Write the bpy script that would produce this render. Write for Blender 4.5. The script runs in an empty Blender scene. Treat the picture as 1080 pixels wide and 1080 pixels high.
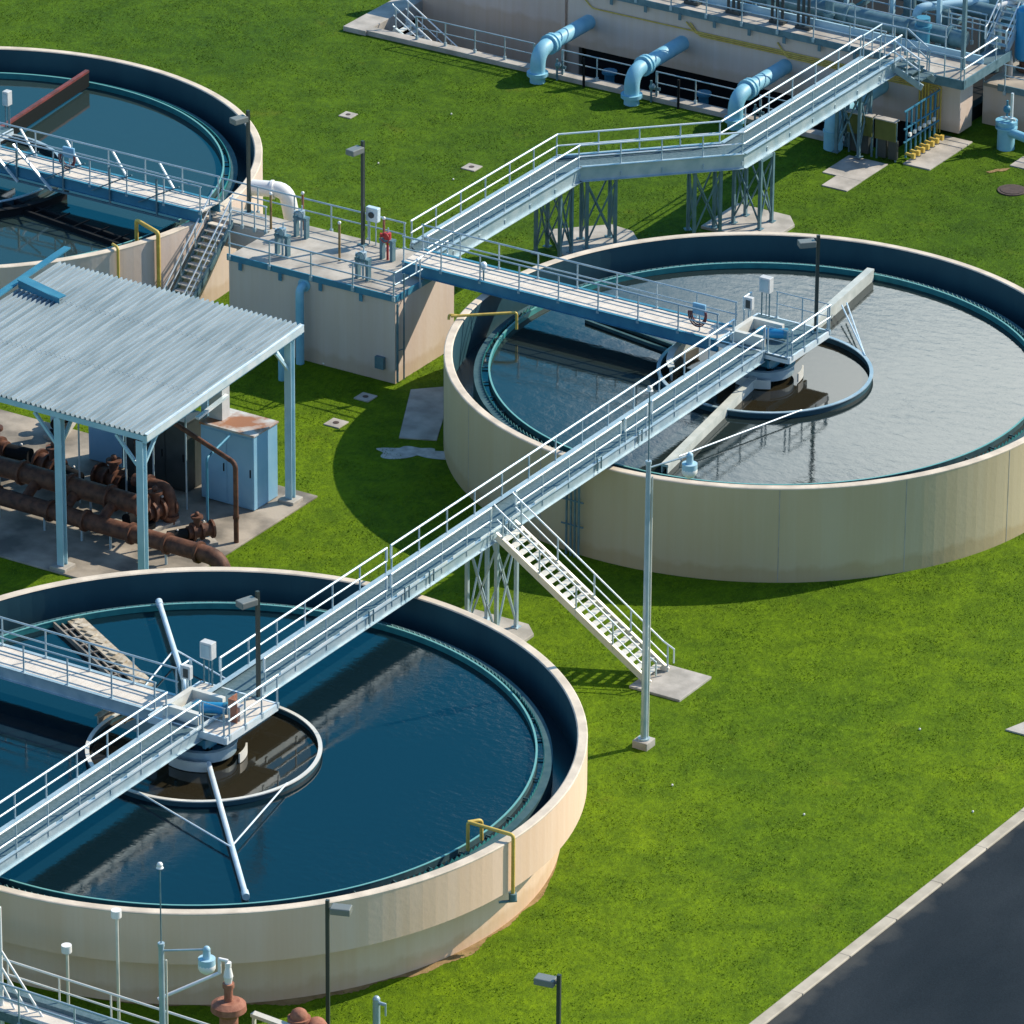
import bpy, math, random
from math import sin, cos, pi, radians, atan2, hypot, sqrt
from mathutils import Vector, Matrix

random.seed(7)
S = bpy.context.scene
COL = S.collection

# ------------------------------------------------------------------ camera
# Plant frame: origin = centre of the near left tank on the ground, +Y along the
# long walkway, +X to the right / towards the viewer.  Units are metres.
TH = radians(31.8)
PITCH, ROLL, FOC = radians(24.90576), radians(.44413), 7000.0 / 1080.0
CAM = Vector((114.512, -164.991, 105.196))
def rotz(v):
    return Vector((v[0]*cos(TH)-v[1]*sin(TH), v[0]*sin(TH)+v[1]*cos(TH), v[2]))
_f = Vector((0, cos(PITCH), -sin(PITCH))); _u = Vector((0, sin(PITCH), cos(PITCH))); _r = Vector((1, 0, 0))
RIGHT = rotz(_r*cos(ROLL)+_u*sin(ROLL)); UP = rotz(-_r*sin(ROLL)+_u*cos(ROLL)); FWD = rotz(_f)
cam = bpy.data.cameras.new('camera'); camo = bpy.data.objects.new('camera', cam); COL.objects.link(camo)
cam.sensor_width = 36; cam.lens = 36*FOC; cam.clip_start = 5; cam.clip_end = 3000
camo.matrix_world = Matrix(((RIGHT.x, UP.x, -FWD.x, CAM.x), (RIGHT.y, UP.y, -FWD.y, CAM.y),
                            (RIGHT.z, UP.z, -FWD.z, CAM.z), (0, 0, 0, 1)))
S.camera = camo
S.render.resolution_x = S.render.resolution_y = 1024

def at(px, py, z):
    """surveyed point: where a sight line (1080 px photo) meets height z"""
    d = RIGHT*((px-540)/1080/FOC) + UP*(-(py-540)/1080/FOC) + FWD
    return CAM + d*((z-CAM.z)/d.z)

# ------------------------------------------------------------------ light
SUN_AZ, SUN_EL = atan2(.53, .848), radians(39)
w = bpy.data.worlds.new('World'); S.world = w; w.use_nodes = True
nt = w.node_tree; nt.nodes.clear()
sky = nt.nodes.new('ShaderNodeTexSky'); sky.sky_type = 'NISHITA'; sky.sun_disc = False
sky.sun_elevation = SUN_EL; sky.sun_rotation = SUN_AZ; sky.air_density = 1.0; sky.dust_density = .6; sky.ozone_density = 2.0
bg = nt.nodes.new('ShaderNodeBackground'); bg.inputs[1].default_value = .14
out = nt.nodes.new('ShaderNodeOutputWorld')
# a soft bank of cloud standing in the northern sky
tc = nt.nodes.new('ShaderNodeTexCoord')
mp = nt.nodes.new('ShaderNodeMapping'); nt.links.new(tc.outputs['Generated'], mp.inputs[0])
CL = rotz(Vector((sin(radians(5.6)), cos(radians(5.6)), math.tan(radians(24.3)))).normalized())
sub = nt.nodes.new('ShaderNodeVectorMath'); sub.operation = 'SUBTRACT'; sub.inputs[1].default_value = CL
nt.links.new(mp.outputs[0], sub.inputs[0])
ln = nt.nodes.new('ShaderNodeVectorMath'); ln.operation = 'LENGTH'; nt.links.new(sub.outputs[0], ln.inputs[0])
nz = nt.nodes.new('ShaderNodeTexNoise'); nz.inputs['Scale'].default_value = 16; nz.inputs['Detail'].default_value = 5
nt.links.new(mp.outputs[0], nz.inputs['Vector'])
ad = nt.nodes.new('ShaderNodeMath'); ad.operation = 'MULTIPLY_ADD'; ad.inputs[1].default_value = .05
nt.links.new(nz.outputs['Fac'], ad.inputs[0]); nt.links.new(ln.outputs['Value'], ad.inputs[2])
rp = nt.nodes.new('ShaderNodeValToRGB'); rp.color_ramp.interpolation = 'EASE'
rp.color_ramp.elements[0].position = .03; rp.color_ramp.elements[0].color = (1, 1, 1, 1)
rp.color_ramp.elements[1].position = .12; rp.color_ramp.elements[1].color = (0, 0, 0, 1)
nt.links.new(ad.outputs[0], rp.inputs[0])
mx = nt.nodes.new('ShaderNodeMix'); mx.data_type = 'RGBA'
tint = nt.nodes.new('ShaderNodeMix'); tint.data_type = 'RGBA'; tint.blend_type = 'MULTIPLY'; tint.inputs[0].default_value = 1
nt.links.new(sky.outputs[0], tint.inputs[6]); # tint added to the northern sky so the water reflects blue
dt = nt.nodes.new('ShaderNodeVectorMath'); dt.operation = 'DOT_PRODUCT'; dt.inputs[1].default_value = rotz(Vector((0, cos(radians(20)), sin(radians(20)))))
nt.links.new(tc.outputs['Generated'], dt.inputs[0])
dr = nt.nodes.new('ShaderNodeMapRange'); dr.interpolation_type = 'SMOOTHSTEP'; dr.inputs[1].default_value = .6; dr.inputs[2].default_value = .96
nt.links.new(dt.outputs['Value'], dr.inputs[0])
tm = nt.nodes.new('ShaderNodeMix'); tm.data_type = 'RGBA'; nt.links.new(dr.outputs[0], tm.inputs[0])
tm.inputs[6].default_value = (.86, .97, 1.04, 1); tm.inputs[7].default_value = (.09, .98, 1.14, 1)
nt.links.new(tm.outputs[2], tint.inputs[7])
nt.links.new(rp.outputs[0], mx.inputs[0]); nt.links.new(tint.outputs[2], mx.inputs[6])
mx.inputs[7].default_value = (24, 25.5, 25, 1)
nt.links.new(mx.outputs[2], bg.inputs[0]); nt.links.new(bg.outputs[0], out.inputs[0])

sl = bpy.data.lights.new('sun', 'SUN'); sl.energy = 4.8; sl.angle = radians(.5); sl.color = (1, .87, .70)
so = bpy.data.objects.new('sun', sl); COL.objects.link(so)
sd = Vector((sin(SUN_AZ)*cos(SUN_EL), cos(SUN_AZ)*cos(SUN_EL), sin(SUN_EL)))
so.rotation_euler = sd.to_track_quat('Z', 'Y').to_euler(); so.location = sd*150
S.view_settings.view_transform = 'Standard'; S.view_settings.look = 'None'
S.view_settings.exposure = .3; S.view_settings.gamma = 1
S.render.engine = 'CYCLES'

# ------------------------------------------------------------------ materials
def mat(name, c, rough=.7, metal=0, c2=None, scale=1.0, detail=6, stretch=(1, 1, 1), bump=0, bscale=20, bdist=.02,
        lo=.35, hi=.65, spec=.5):
    m = bpy.data.materials.new(name); m.use_nodes = True; n = m.node_tree; b = n.nodes['Principled BSDF']
    b.inputs['Roughness'].default_value = rough; b.inputs['Metallic'].default_value = metal
    b.inputs['Specular IOR Level'].default_value = spec
    b.inputs['Base Color'].default_value = (*c, 1)
    t = n.nodes.new('ShaderNodeTexCoord')
    if c2:
        mpn = n.nodes.new('ShaderNodeMapping'); mpn.inputs['Scale'].default_value = stretch
        g = n.nodes.new('ShaderNodeNewGeometry')
        n.links.new(g.outputs['Position'], mpn.inputs[0])
        no = n.nodes.new('ShaderNodeTexNoise'); no.inputs['Scale'].default_value = scale; no.inputs['Detail'].default_value = detail
        n.links.new(mpn.outputs[0], no.inputs['Vector'])
        r = n.nodes.new('ShaderNodeValToRGB'); r.color_ramp.elements[0].position = lo; r.color_ramp.elements[1].position = hi
        r.color_ramp.elements[0].color = (*c, 1); r.color_ramp.elements[1].color = (*c2, 1)
        n.links.new(no.outputs['Fac'], r.inputs[0]); n.links.new(r.outputs[0], b.inputs['Base Color'])
    if bump:
        g = n.nodes.new('ShaderNodeNewGeometry')
        no = n.nodes.new('ShaderNodeTexNoise'); no.inputs['Scale'].default_value = bscale; no.inputs['Detail'].default_value = 4
        n.links.new(g.outputs['Position'], no.inputs['Vector'])
        bn = n.nodes.new('ShaderNodeBump'); bn.inputs['Strength'].default_value = bump; bn.inputs['Distance'].default_value = bdist
        n.links.new(no.outputs['Fac'], bn.inputs['Height']); n.links.new(bn.outputs[0], b.inputs['Normal'])
    return m

M = {}
M['wall'] = mat('painted concrete cream', (.74, .545, .39), .8, c2=(.78, .60, .455), scale=.5, stretch=(1, 1, .25), bump=.25, bscale=6)
M['wall_tan'] = mat('painted concrete tan', (.50, .425, .275), .8, c2=(.54, .465, .31), scale=.3, stretch=(1, 1, .5), bump=.25, bscale=6)
M['wall_pale'] = mat('painted concrete pale', (.61, .505, .44), .8, c2=(.67, .57, .50), scale=.6, stretch=(1, 1, .3), bump=.25, bscale=6)
def streaks(m, amt=.8, sc=(2.2, 2.2, .07), lo=.42, hi=.6):
    n = m.node_tree; b = n.nodes['Principled BSDF']; src = b.inputs['Base Color'].links[0].from_socket
    g = n.nodes.new('ShaderNodeNewGeometry'); q = n.nodes.new('ShaderNodeMapping'); q.inputs['Scale'].default_value = sc; n.links.new(g.outputs['Position'], q.inputs[0])
    x = n.nodes.new('ShaderNodeTexNoise'); x.inputs['Scale'].default_value = 1; x.inputs['Detail'].default_value = 8; x.inputs['Roughness'].default_value = .7; n.links.new(q.outputs[0], x.inputs['Vector'])
    r = n.nodes.new('ShaderNodeValToRGB'); e = r.color_ramp.elements; e[0].position = lo; e[0].color = (amt, amt*.97, amt*.92, 1); e[1].position = hi; e[1].color = (1, 1, 1, 1); n.links.new(x.outputs['Fac'], r.inputs[0])
    # splash dirt close to the ground
    s_ = n.nodes.new('ShaderNodeSeparateXYZ'); n.links.new(g.outputs['Position'], s_.inputs[0])
    y = n.nodes.new('ShaderNodeTexNoise'); y.inputs['Scale'].default_value = 1.3; y.inputs['Detail'].default_value = 6; n.links.new(g.outputs['Position'], y.inputs['Vector'])
    a = n.nodes.new('ShaderNodeMath'); a.operation = 'MULTIPLY_ADD'; a.inputs[1].default_value = -.9; n.links.new(y.outputs['Fac'], a.inputs[0]); n.links.new(s_.outputs[2], a.inputs[2])
    r2 = n.nodes.new('ShaderNodeValToRGB'); e = r2.color_ramp.elements; e[0].position = 0; e[0].color = (.88, .83, .75, 1); e[1].position = .25; e[1].color = (1, 1, 1, 1)
    n.links.new(a.outputs[0], r2.inputs[0])
    m1 = n.nodes.new('ShaderNodeMix'); m1.data_type = 'RGBA'; m1.blend_type = 'MULTIPLY'; m1.inputs[0].default_value = 1; n.links.new(src, m1.inputs[6]); n.links.new(r.outputs[0], m1.inputs[7])
    m2 = n.nodes.new('ShaderNodeMix'); m2.data_type = 'RGBA'; m2.blend_type = 'MULTIPLY'; m2.inputs[0].default_value = 1; n.links.new(m1.outputs[2], m2.inputs[6]); n.links.new(r2.outputs[0], m2.inputs[7])
    n.links.new(m2.outputs[2], b.inputs['Base Color'])
streaks(M['wall'], .975); streaks(M['wall_tan'], .98, (1.4, 1.4, .05)); streaks(M['wall_pale'], .965)
M['rim'] = mat('rim concrete', (.52, .46, .37), .85, c2=(.70, .62, .50), scale=1.4, bump=.3, bscale=12)
M['navy'] = mat('blue basin coating', (.012, .060, .085), .55, c2=(.02, .08, .105), scale=.7, stretch=(1, 1, .4), bump=.1, bscale=5)
M['teal'] = mat('teal weir', (.02, .19, .20), .5, c2=(.03, .25, .25), scale=3)
M['teal_pale'] = mat('pale teal edge', (.14, .38, .37), .5)
M['launder'] = mat('launder concrete', (.018, .075, .095), .7, c2=(.05, .115, .13), scale=2.2)
M['alu'] = mat('galvanised aluminium', (.30, .43, .50), .42, .25, c2=(.44, .55, .60), scale=1.8, spec=.5)
M['alu_white'] = mat('white aluminium rail', (.60, .74, .80), .35, .25, c2=(.78, .85, .88), scale=2)
M['alu_warm'] = mat('warm aluminium', (.66, .66, .60), .45, .2, c2=(.76, .75, .68), scale=2)
M['grate'] = mat('grating', (.065, .125, .15), .6, .1, c2=(.11, .175, .20), scale=9, stretch=(1, 1, 1), bump=.5, bscale=30)
M['deck_pale'] = mat('pale plank deck', (.58, .54, .48), .8, c2=(.70, .65, .57), scale=2.5, bump=.2)
M['blue_steel'] = mat('blue painted steel', (.035, .18, .29), .45, c2=(.05, .23, .34), scale=2)
M['leg_steel'] = mat('teal grey steel', (.08, .17, .21), .5, .1, c2=(.13, .23, .27), scale=3)
M['pipe_blue'] = mat('light blue pipe paint', (.17, .45, .60), .5, c2=(.26, .55, .69), scale=1.6)
M['cab_blue'] = mat('blue cabinet paint', (.20, .42, .60), .4, c2=(.25, .47, .64), scale=1.2)
M['bright_blue'] = mat('bright blue paint', (.02, .24, .48), .35)
M['rust'] = mat('rusty iron', (.055, .022, .014), .7, c2=(.15, .062, .034), scale=3.5, bump=.4, bscale=18)
M['rust_bright'] = mat('rust red primer', (.26, .10, .06), .8, c2=(.36, .16, .10), scale=5, bump=.5, bscale=20)  # brighter rust tone of the valves, orange posts and cabinet panel
M['rust_red'] = mat('red scum beam', (.20, .04, .035), .6, c2=(.10, .03, .025), scale=2.5, bump=.3)
M['black'] = mat('black rubber', (.012, .014, .016), .85, spec=.15)
M['lamp'] = mat('dark bronze metal', (.045, .06, .055), .5, .2)
M['steel_pale'] = mat('pale blue steel paint', (.32, .53, .64), .45, c2=(.40, .60, .70), scale=1.5)
M['pipe_black'] = mat('dark rubber flap', (.012, .016, .016), .9, spec=.1)
M['lamp_top'] = mat('lamp shroud', (.2, .22, .21), .5, .2)
M['lens'] = mat('lamp lens', (.35, .37, .36), .15)
M['grey_box'] = mat('grey enamel', (.50, .53, .53), .45, c2=(.58, .60, .60), scale=3)
M['dark_panel'] = mat('dark panel', (.035, .045, .045), .5, c2=(.05, .06, .06), scale=2)
M['olive'] = mat('olive panel', (.085, .105, .02), .7, c2=(.12, .135, .03), scale=2)
M['yellow'] = mat('yellow pipe paint', (.62, .47, .10), .5, c2=(.52, .36, .07), scale=5)
M['white'] = mat('white plastic', (.78, .79, .77), .4)
M['glass'] = mat('camera dome', (.20, .42, .55), .1)
M['red'] = mat('red paint', (.45, .03, .03), .4)
M['hose'] = mat('dark red hose', (.16, .03, .035), .5)
M['conc'] = mat('concrete', (.30, .29, .26), .85, c2=(.46, .44, .40), scale=1.3, bump=.3, bscale=10)
M['conc_dirty'] = mat('stained concrete', (.15, .14, .12), .85, c2=(.40, .36, .30), scale=.55, bump=.3, bscale=10, lo=.38, hi=.62)
M['conc_deck'] = mat('worn deck concrete', (.25, .235, .205), .85, c2=(.47, .45, .40), scale=.8, bump=.3, bscale=10, lo=.32, hi=.6)
M['kerb'] = mat('kerb concrete', (.36, .33, .26), .85, c2=(.50, .46, .37), scale=1.1, bump=.3, bscale=12)
M['soil'] = mat('sandy soil', (.20, .13, .05), .95, c2=(.32, .22, .10), scale=2.5, bump=.6, bscale=12)
M['sand'] = mat('spilt pale sand', (.36, .36, .34), .95, c2=(.55, .55, .52), scale=3, bump=.5, bscale=10)
M['scum'] = mat('scum trough', (.30, .25, .17), .8, c2=(.55, .50, .40), scale=4, bump=.4)
M['scum_green'] = mat('weathered skimmer beam', (.42, .47, .44), .6, c2=(.56, .60, .56), scale=1.6)
M['dark_water'] = mat('channel floor', (.01, .035, .05), .25)
M['iron'] = mat('manhole iron', (.05, .035, .03), .7, c2=(.08, .055, .045), scale=6, bump=.4)

def corr_mat():
    m = mat('weathered sheet metal', (.34, .44, .48), .42, .25)
    n = m.node_tree; b = n.nodes['Principled BSDF']; g = n.nodes.new('ShaderNodeNewGeometry')
    mpn = n.nodes.new('ShaderNodeMapping'); mpn.inputs['Scale'].default_value = (5, .3, 1); n.links.new(g.outputs['Position'], mpn.inputs[0])
    a = n.nodes.new('ShaderNodeTexNoise'); a.inputs['Scale'].default_value = 1.0; a.inputs['Detail'].default_value = 7; n.links.new(mpn.outputs[0], a.inputs['Vector'])
    r = n.nodes.new('ShaderNodeValToRGB'); r.color_ramp.elements[0].position = .38; r.color_ramp.elements[1].position = .62
    r.color_ramp.elements[0].color = (.24, .32, .36, 1); r.color_ramp.elements[1].color = (.38, .465, .505, 1)
    n.links.new(a.outputs['Fac'], r.inputs[0])
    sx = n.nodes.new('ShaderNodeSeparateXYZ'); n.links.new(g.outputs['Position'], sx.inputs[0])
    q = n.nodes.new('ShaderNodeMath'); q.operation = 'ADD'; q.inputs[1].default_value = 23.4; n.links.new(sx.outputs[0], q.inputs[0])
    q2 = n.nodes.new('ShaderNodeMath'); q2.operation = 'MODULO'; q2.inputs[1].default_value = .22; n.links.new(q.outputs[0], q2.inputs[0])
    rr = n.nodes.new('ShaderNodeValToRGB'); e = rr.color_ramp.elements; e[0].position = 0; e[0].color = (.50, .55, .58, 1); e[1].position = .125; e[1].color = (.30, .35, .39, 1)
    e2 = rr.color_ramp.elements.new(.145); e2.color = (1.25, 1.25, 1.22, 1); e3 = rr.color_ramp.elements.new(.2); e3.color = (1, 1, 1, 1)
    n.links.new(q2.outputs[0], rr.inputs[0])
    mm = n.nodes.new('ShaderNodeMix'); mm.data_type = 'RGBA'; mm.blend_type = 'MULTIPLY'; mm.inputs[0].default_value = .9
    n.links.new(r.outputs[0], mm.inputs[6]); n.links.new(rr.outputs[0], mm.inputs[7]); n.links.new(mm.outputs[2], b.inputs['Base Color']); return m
M['sheet'] = corr_mat()

def grass_mat():
    m = bpy.data.materials.new('lawn grass'); m.use_nodes = True; n = m.node_tree; b = n.nodes['Principled BSDF']
    b.inputs['Roughness'].default_value = .9; b.inputs['Specular IOR Level'].default_value = .15
    g = n.nodes.new('ShaderNodeNewGeometry')
    def noise(scale, det=5, st=(1, 1, 1), rot=0, rough=.55, dist=0):
        mpn = n.nodes.new('ShaderNodeMapping'); mpn.inputs['Scale'].default_value = st; mpn.inputs['Rotation'].default_value = (0, 0, rot)
        n.links.new(g.outputs['Position'], mpn.inputs[0])
        x = n.nodes.new('ShaderNodeTexNoise'); x.inputs['Scale'].default_value = scale; x.inputs['Detail'].default_value = det
        x.inputs['Roughness'].default_value = rough; x.inputs['Distortion'].default_value = dist
        n.links.new(mpn.outputs[0], x.inputs['Vector']); return x.outputs['Fac']
    def ramp(f, p0, c0, p1, c1):
        r = n.nodes.new('ShaderNodeValToRGB'); e = r.color_ramp.elements
        e[0].position = p0; e[0].color = (*c0, 1); e[1].position = p1; e[1].color = (*c1, 1)
        n.links.new(f, r.inputs[0]); return r.outputs[0]
    def mix(f, a, b2, mode='MIX'):
        x = n.nodes.new('ShaderNodeMix'); x.data_type = 'RGBA'; x.blend_type = mode
        if isinstance(f, float): x.inputs[0].default_value = f
        else: n.links.new(f, x.inputs[0])
        n.links.new(a, x.inputs[6]); n.links.new(b2, x.inputs[7]); return x.outputs[2]
    base = ramp(noise(.09, 4, rough=.6), .36, (.090, .178, .0010), .66, (.146, .246, .0010))
    clump = ramp(noise(.9, 6, rough=.65, dist=.4), .34, (.62, .68, .75), .64, (1.12, 1.09, 1))
    c = mix(1.0, base, clump, 'MULTIPLY')
    tuft = ramp(noise(5.5, 5, st=(1, .55, 1), rot=.6, rough=.75), .30, (.60, .63, .68), .70, (1.28, 1.22, 1.1))
    c = mix(1.0, c, tuft, 'MULTIPLY')
    fine = ramp(noise(22, 3, rough=.8), .3, (.7, .72, .75), .7, (1.25, 1.22, 1.15))
    c = mix(.8, c, fine, 'MULTIPLY')
    dry = ramp(noise(.35, 7, rough=.7), .60, (0, 0, 0), .75, (.5, .5, .5))
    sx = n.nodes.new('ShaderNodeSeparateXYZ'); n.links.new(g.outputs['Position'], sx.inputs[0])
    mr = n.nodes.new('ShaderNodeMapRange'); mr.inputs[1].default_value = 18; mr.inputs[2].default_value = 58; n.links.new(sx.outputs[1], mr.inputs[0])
    far_tint = n.nodes.new('ShaderNodeMix'); far_tint.data_type = 'RGBA'; n.links.new(mr.outputs[0], far_tint.inputs[0]); far_tint.inputs[6].default_value = (1, 1, 1, 1); far_tint.inputs[7].default_value = (.58, .70, 2.2, 1)  # lawn colour turns darker and less yellow towards larger Y
    c = mix(1.0, c, far_tint.outputs[2], 'MULTIPLY')
    x = n.nodes.new('ShaderNodeMix'); x.data_type = 'RGBA'; n.links.new(dry, x.inputs[0]); n.links.new(c, x.inputs[6]); x.inputs[7].default_value = (.15, .165, .012, 1)
    n.links.new(x.outputs[2], b.inputs['Base Color'])
    bn = n.nodes.new('ShaderNodeBump'); bn.inputs['Strength'].default_value = 1.0; bn.inputs['Distance'].default_value = .09
    n.links.new(noise(4.5, 6, st=(1, .6, 1), rot=.6, rough=.75), bn.inputs['Height']); n.links.new(bn.outputs[0], b.inputs['Normal'])
    return m
M['grass'] = grass_mat()

def water_mat(name, body, rough, wave, dist, ior=1.4, det=5, rgh=.6, calm=.1, big_s=.11):
    m = bpy.data.materials.new(name); m.use_nodes = True; n = m.node_tree; b = n.nodes['Principled BSDF']
    b.inputs['Roughness'].default_value = rough; b.inputs['IOR'].default_value = ior; b.inputs['Base Color'].default_value = (*body, 1)
    g = n.nodes.new('ShaderNodeNewGeometry'); mpn = n.nodes.new('ShaderNodeMapping')
    mpn.inputs['Rotation'].default_value = (0, 0, -TH); mpn.inputs['Scale'].default_value = (.75, 1.25, 1)
    n.links.new(g.outputs['Position'], mpn.inputs[0])
    x = n.nodes.new('ShaderNodeTexNoise'); x.inputs['Scale'].default_value = wave; x.inputs['Detail'].default_value = det; x.inputs['Roughness'].default_value = rgh
    x.inputs['Distortion'].default_value = .3
    n.links.new(mpn.outputs[0], x.inputs['Vector'])
    big = n.nodes.new('ShaderNodeTexNoise'); big.inputs['Scale'].default_value = big_s; n.links.new(g.outputs['Position'], big.inputs['Vector'])
    r = n.nodes.new('ShaderNodeMapRange'); r.inputs[1].default_value = .35; r.inputs[2].default_value = .65; r.inputs[3].default_value = calm; r.inputs[4].default_value = 1
    n.links.new(big.outputs['Fac'], r.inputs[0])
    bn = n.nodes.new('ShaderNodeBump'); bn.inputs['Distance'].default_value = dist
    n.links.new(r.outputs[0], bn.inputs['Strength']); n.links.new(x.outputs['Fac'], bn.inputs['Height']); n.links.new(bn.outputs[0], b.inputs['Normal'])
    return m
M['waterA'] = water_mat('clear dark water', (.004, .015, .022), .015, 3.6, .008, 1.5, calm=.12)
M['waterF'] = water_mat('murky brown water', (.022, .019, .011), .03, 2.4, .004, 1.45)
M['waterB'] = water_mat('silvery water', (.016, .026, .026), .025, 2.3, .007, 1.55, calm=.4)
M['waterC'] = water_mat('still teal water', (.022, .040, .040), .05, 1.5, .004, 1.45)

def asphalt_mat():
    m = mat('asphalt', (.011, .019, .027), .9, c2=(.022, .032, .042), spec=.12, scale=.35, stretch=(1, .4, 1), bump=.4, bscale=60, bdist=.01, lo=.4, hi=.75)
    n = m.node_tree; b = n.nodes['Principled BSDF']; src = b.inputs['Base Color'].links[0].from_socket; g = n.nodes.new('ShaderNodeNewGeometry')
    x = n.nodes.new('ShaderNodeTexNoise'); x.inputs['Scale'].default_value = 24; x.inputs['Detail'].default_value = 3; n.links.new(g.outputs['Position'], x.inputs['Vector'])
    r = n.nodes.new('ShaderNodeValToRGB'); e = r.color_ramp.elements; e[0].position = .3; e[0].color = (.75, .75, .75, 1); e[1].position = .7; e[1].color = (1.3, 1.28, 1.25, 1); n.links.new(x.outputs['Fac'], r.inputs[0])
    m1 = n.nodes.new('ShaderNodeMix'); m1.data_type = 'RGBA'; m1.blend_type = 'MULTIPLY'; m1.inputs[0].default_value = 1; n.links.new(src, m1.inputs[6]); n.links.new(r.outputs[0], m1.inputs[7])
    # gutter dust beside the kerb
    s_ = n.nodes.new('ShaderNodeSeparateXYZ'); n.links.new(g.outputs['Position'], s_.inputs[0])
    y = n.nodes.new('ShaderNodeTexNoise'); y.inputs['Scale'].default_value = .9; y.inputs['Detail'].default_value = 7; n.links.new(g.outputs['Position'], y.inputs['Vector'])
    a = n.nodes.new('ShaderNodeMath'); a.operation = 'MULTIPLY_ADD'; a.inputs[1].default_value = -1.6; n.links.new(y.outputs['Fac'], a.inputs[0]); n.links.new(s_.outputs[0], a.inputs[2])
    r2 = n.nodes.new('ShaderNodeMapRange'); r2.inputs[1].default_value = 22.2; r2.inputs[2].default_value = 22.75; r2.inputs[3].default_value = .45; r2.inputs[4].default_value = 0; n.links.new(a.outputs[0], r2.inputs[0])
    m2 = n.nodes.new('ShaderNodeMix'); m2.data_type = 'RGBA'; n.links.new(r2.outputs[0], m2.inputs[0]); n.links.new(m1.outputs[2], m2.inputs[6]); m2.inputs[7].default_value = (.10, .10, .09, 1)
    n.links.new(m2.outputs[2], b.inputs['Base Color'])
    return m
M['asphalt'] = asphalt_mat()

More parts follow.
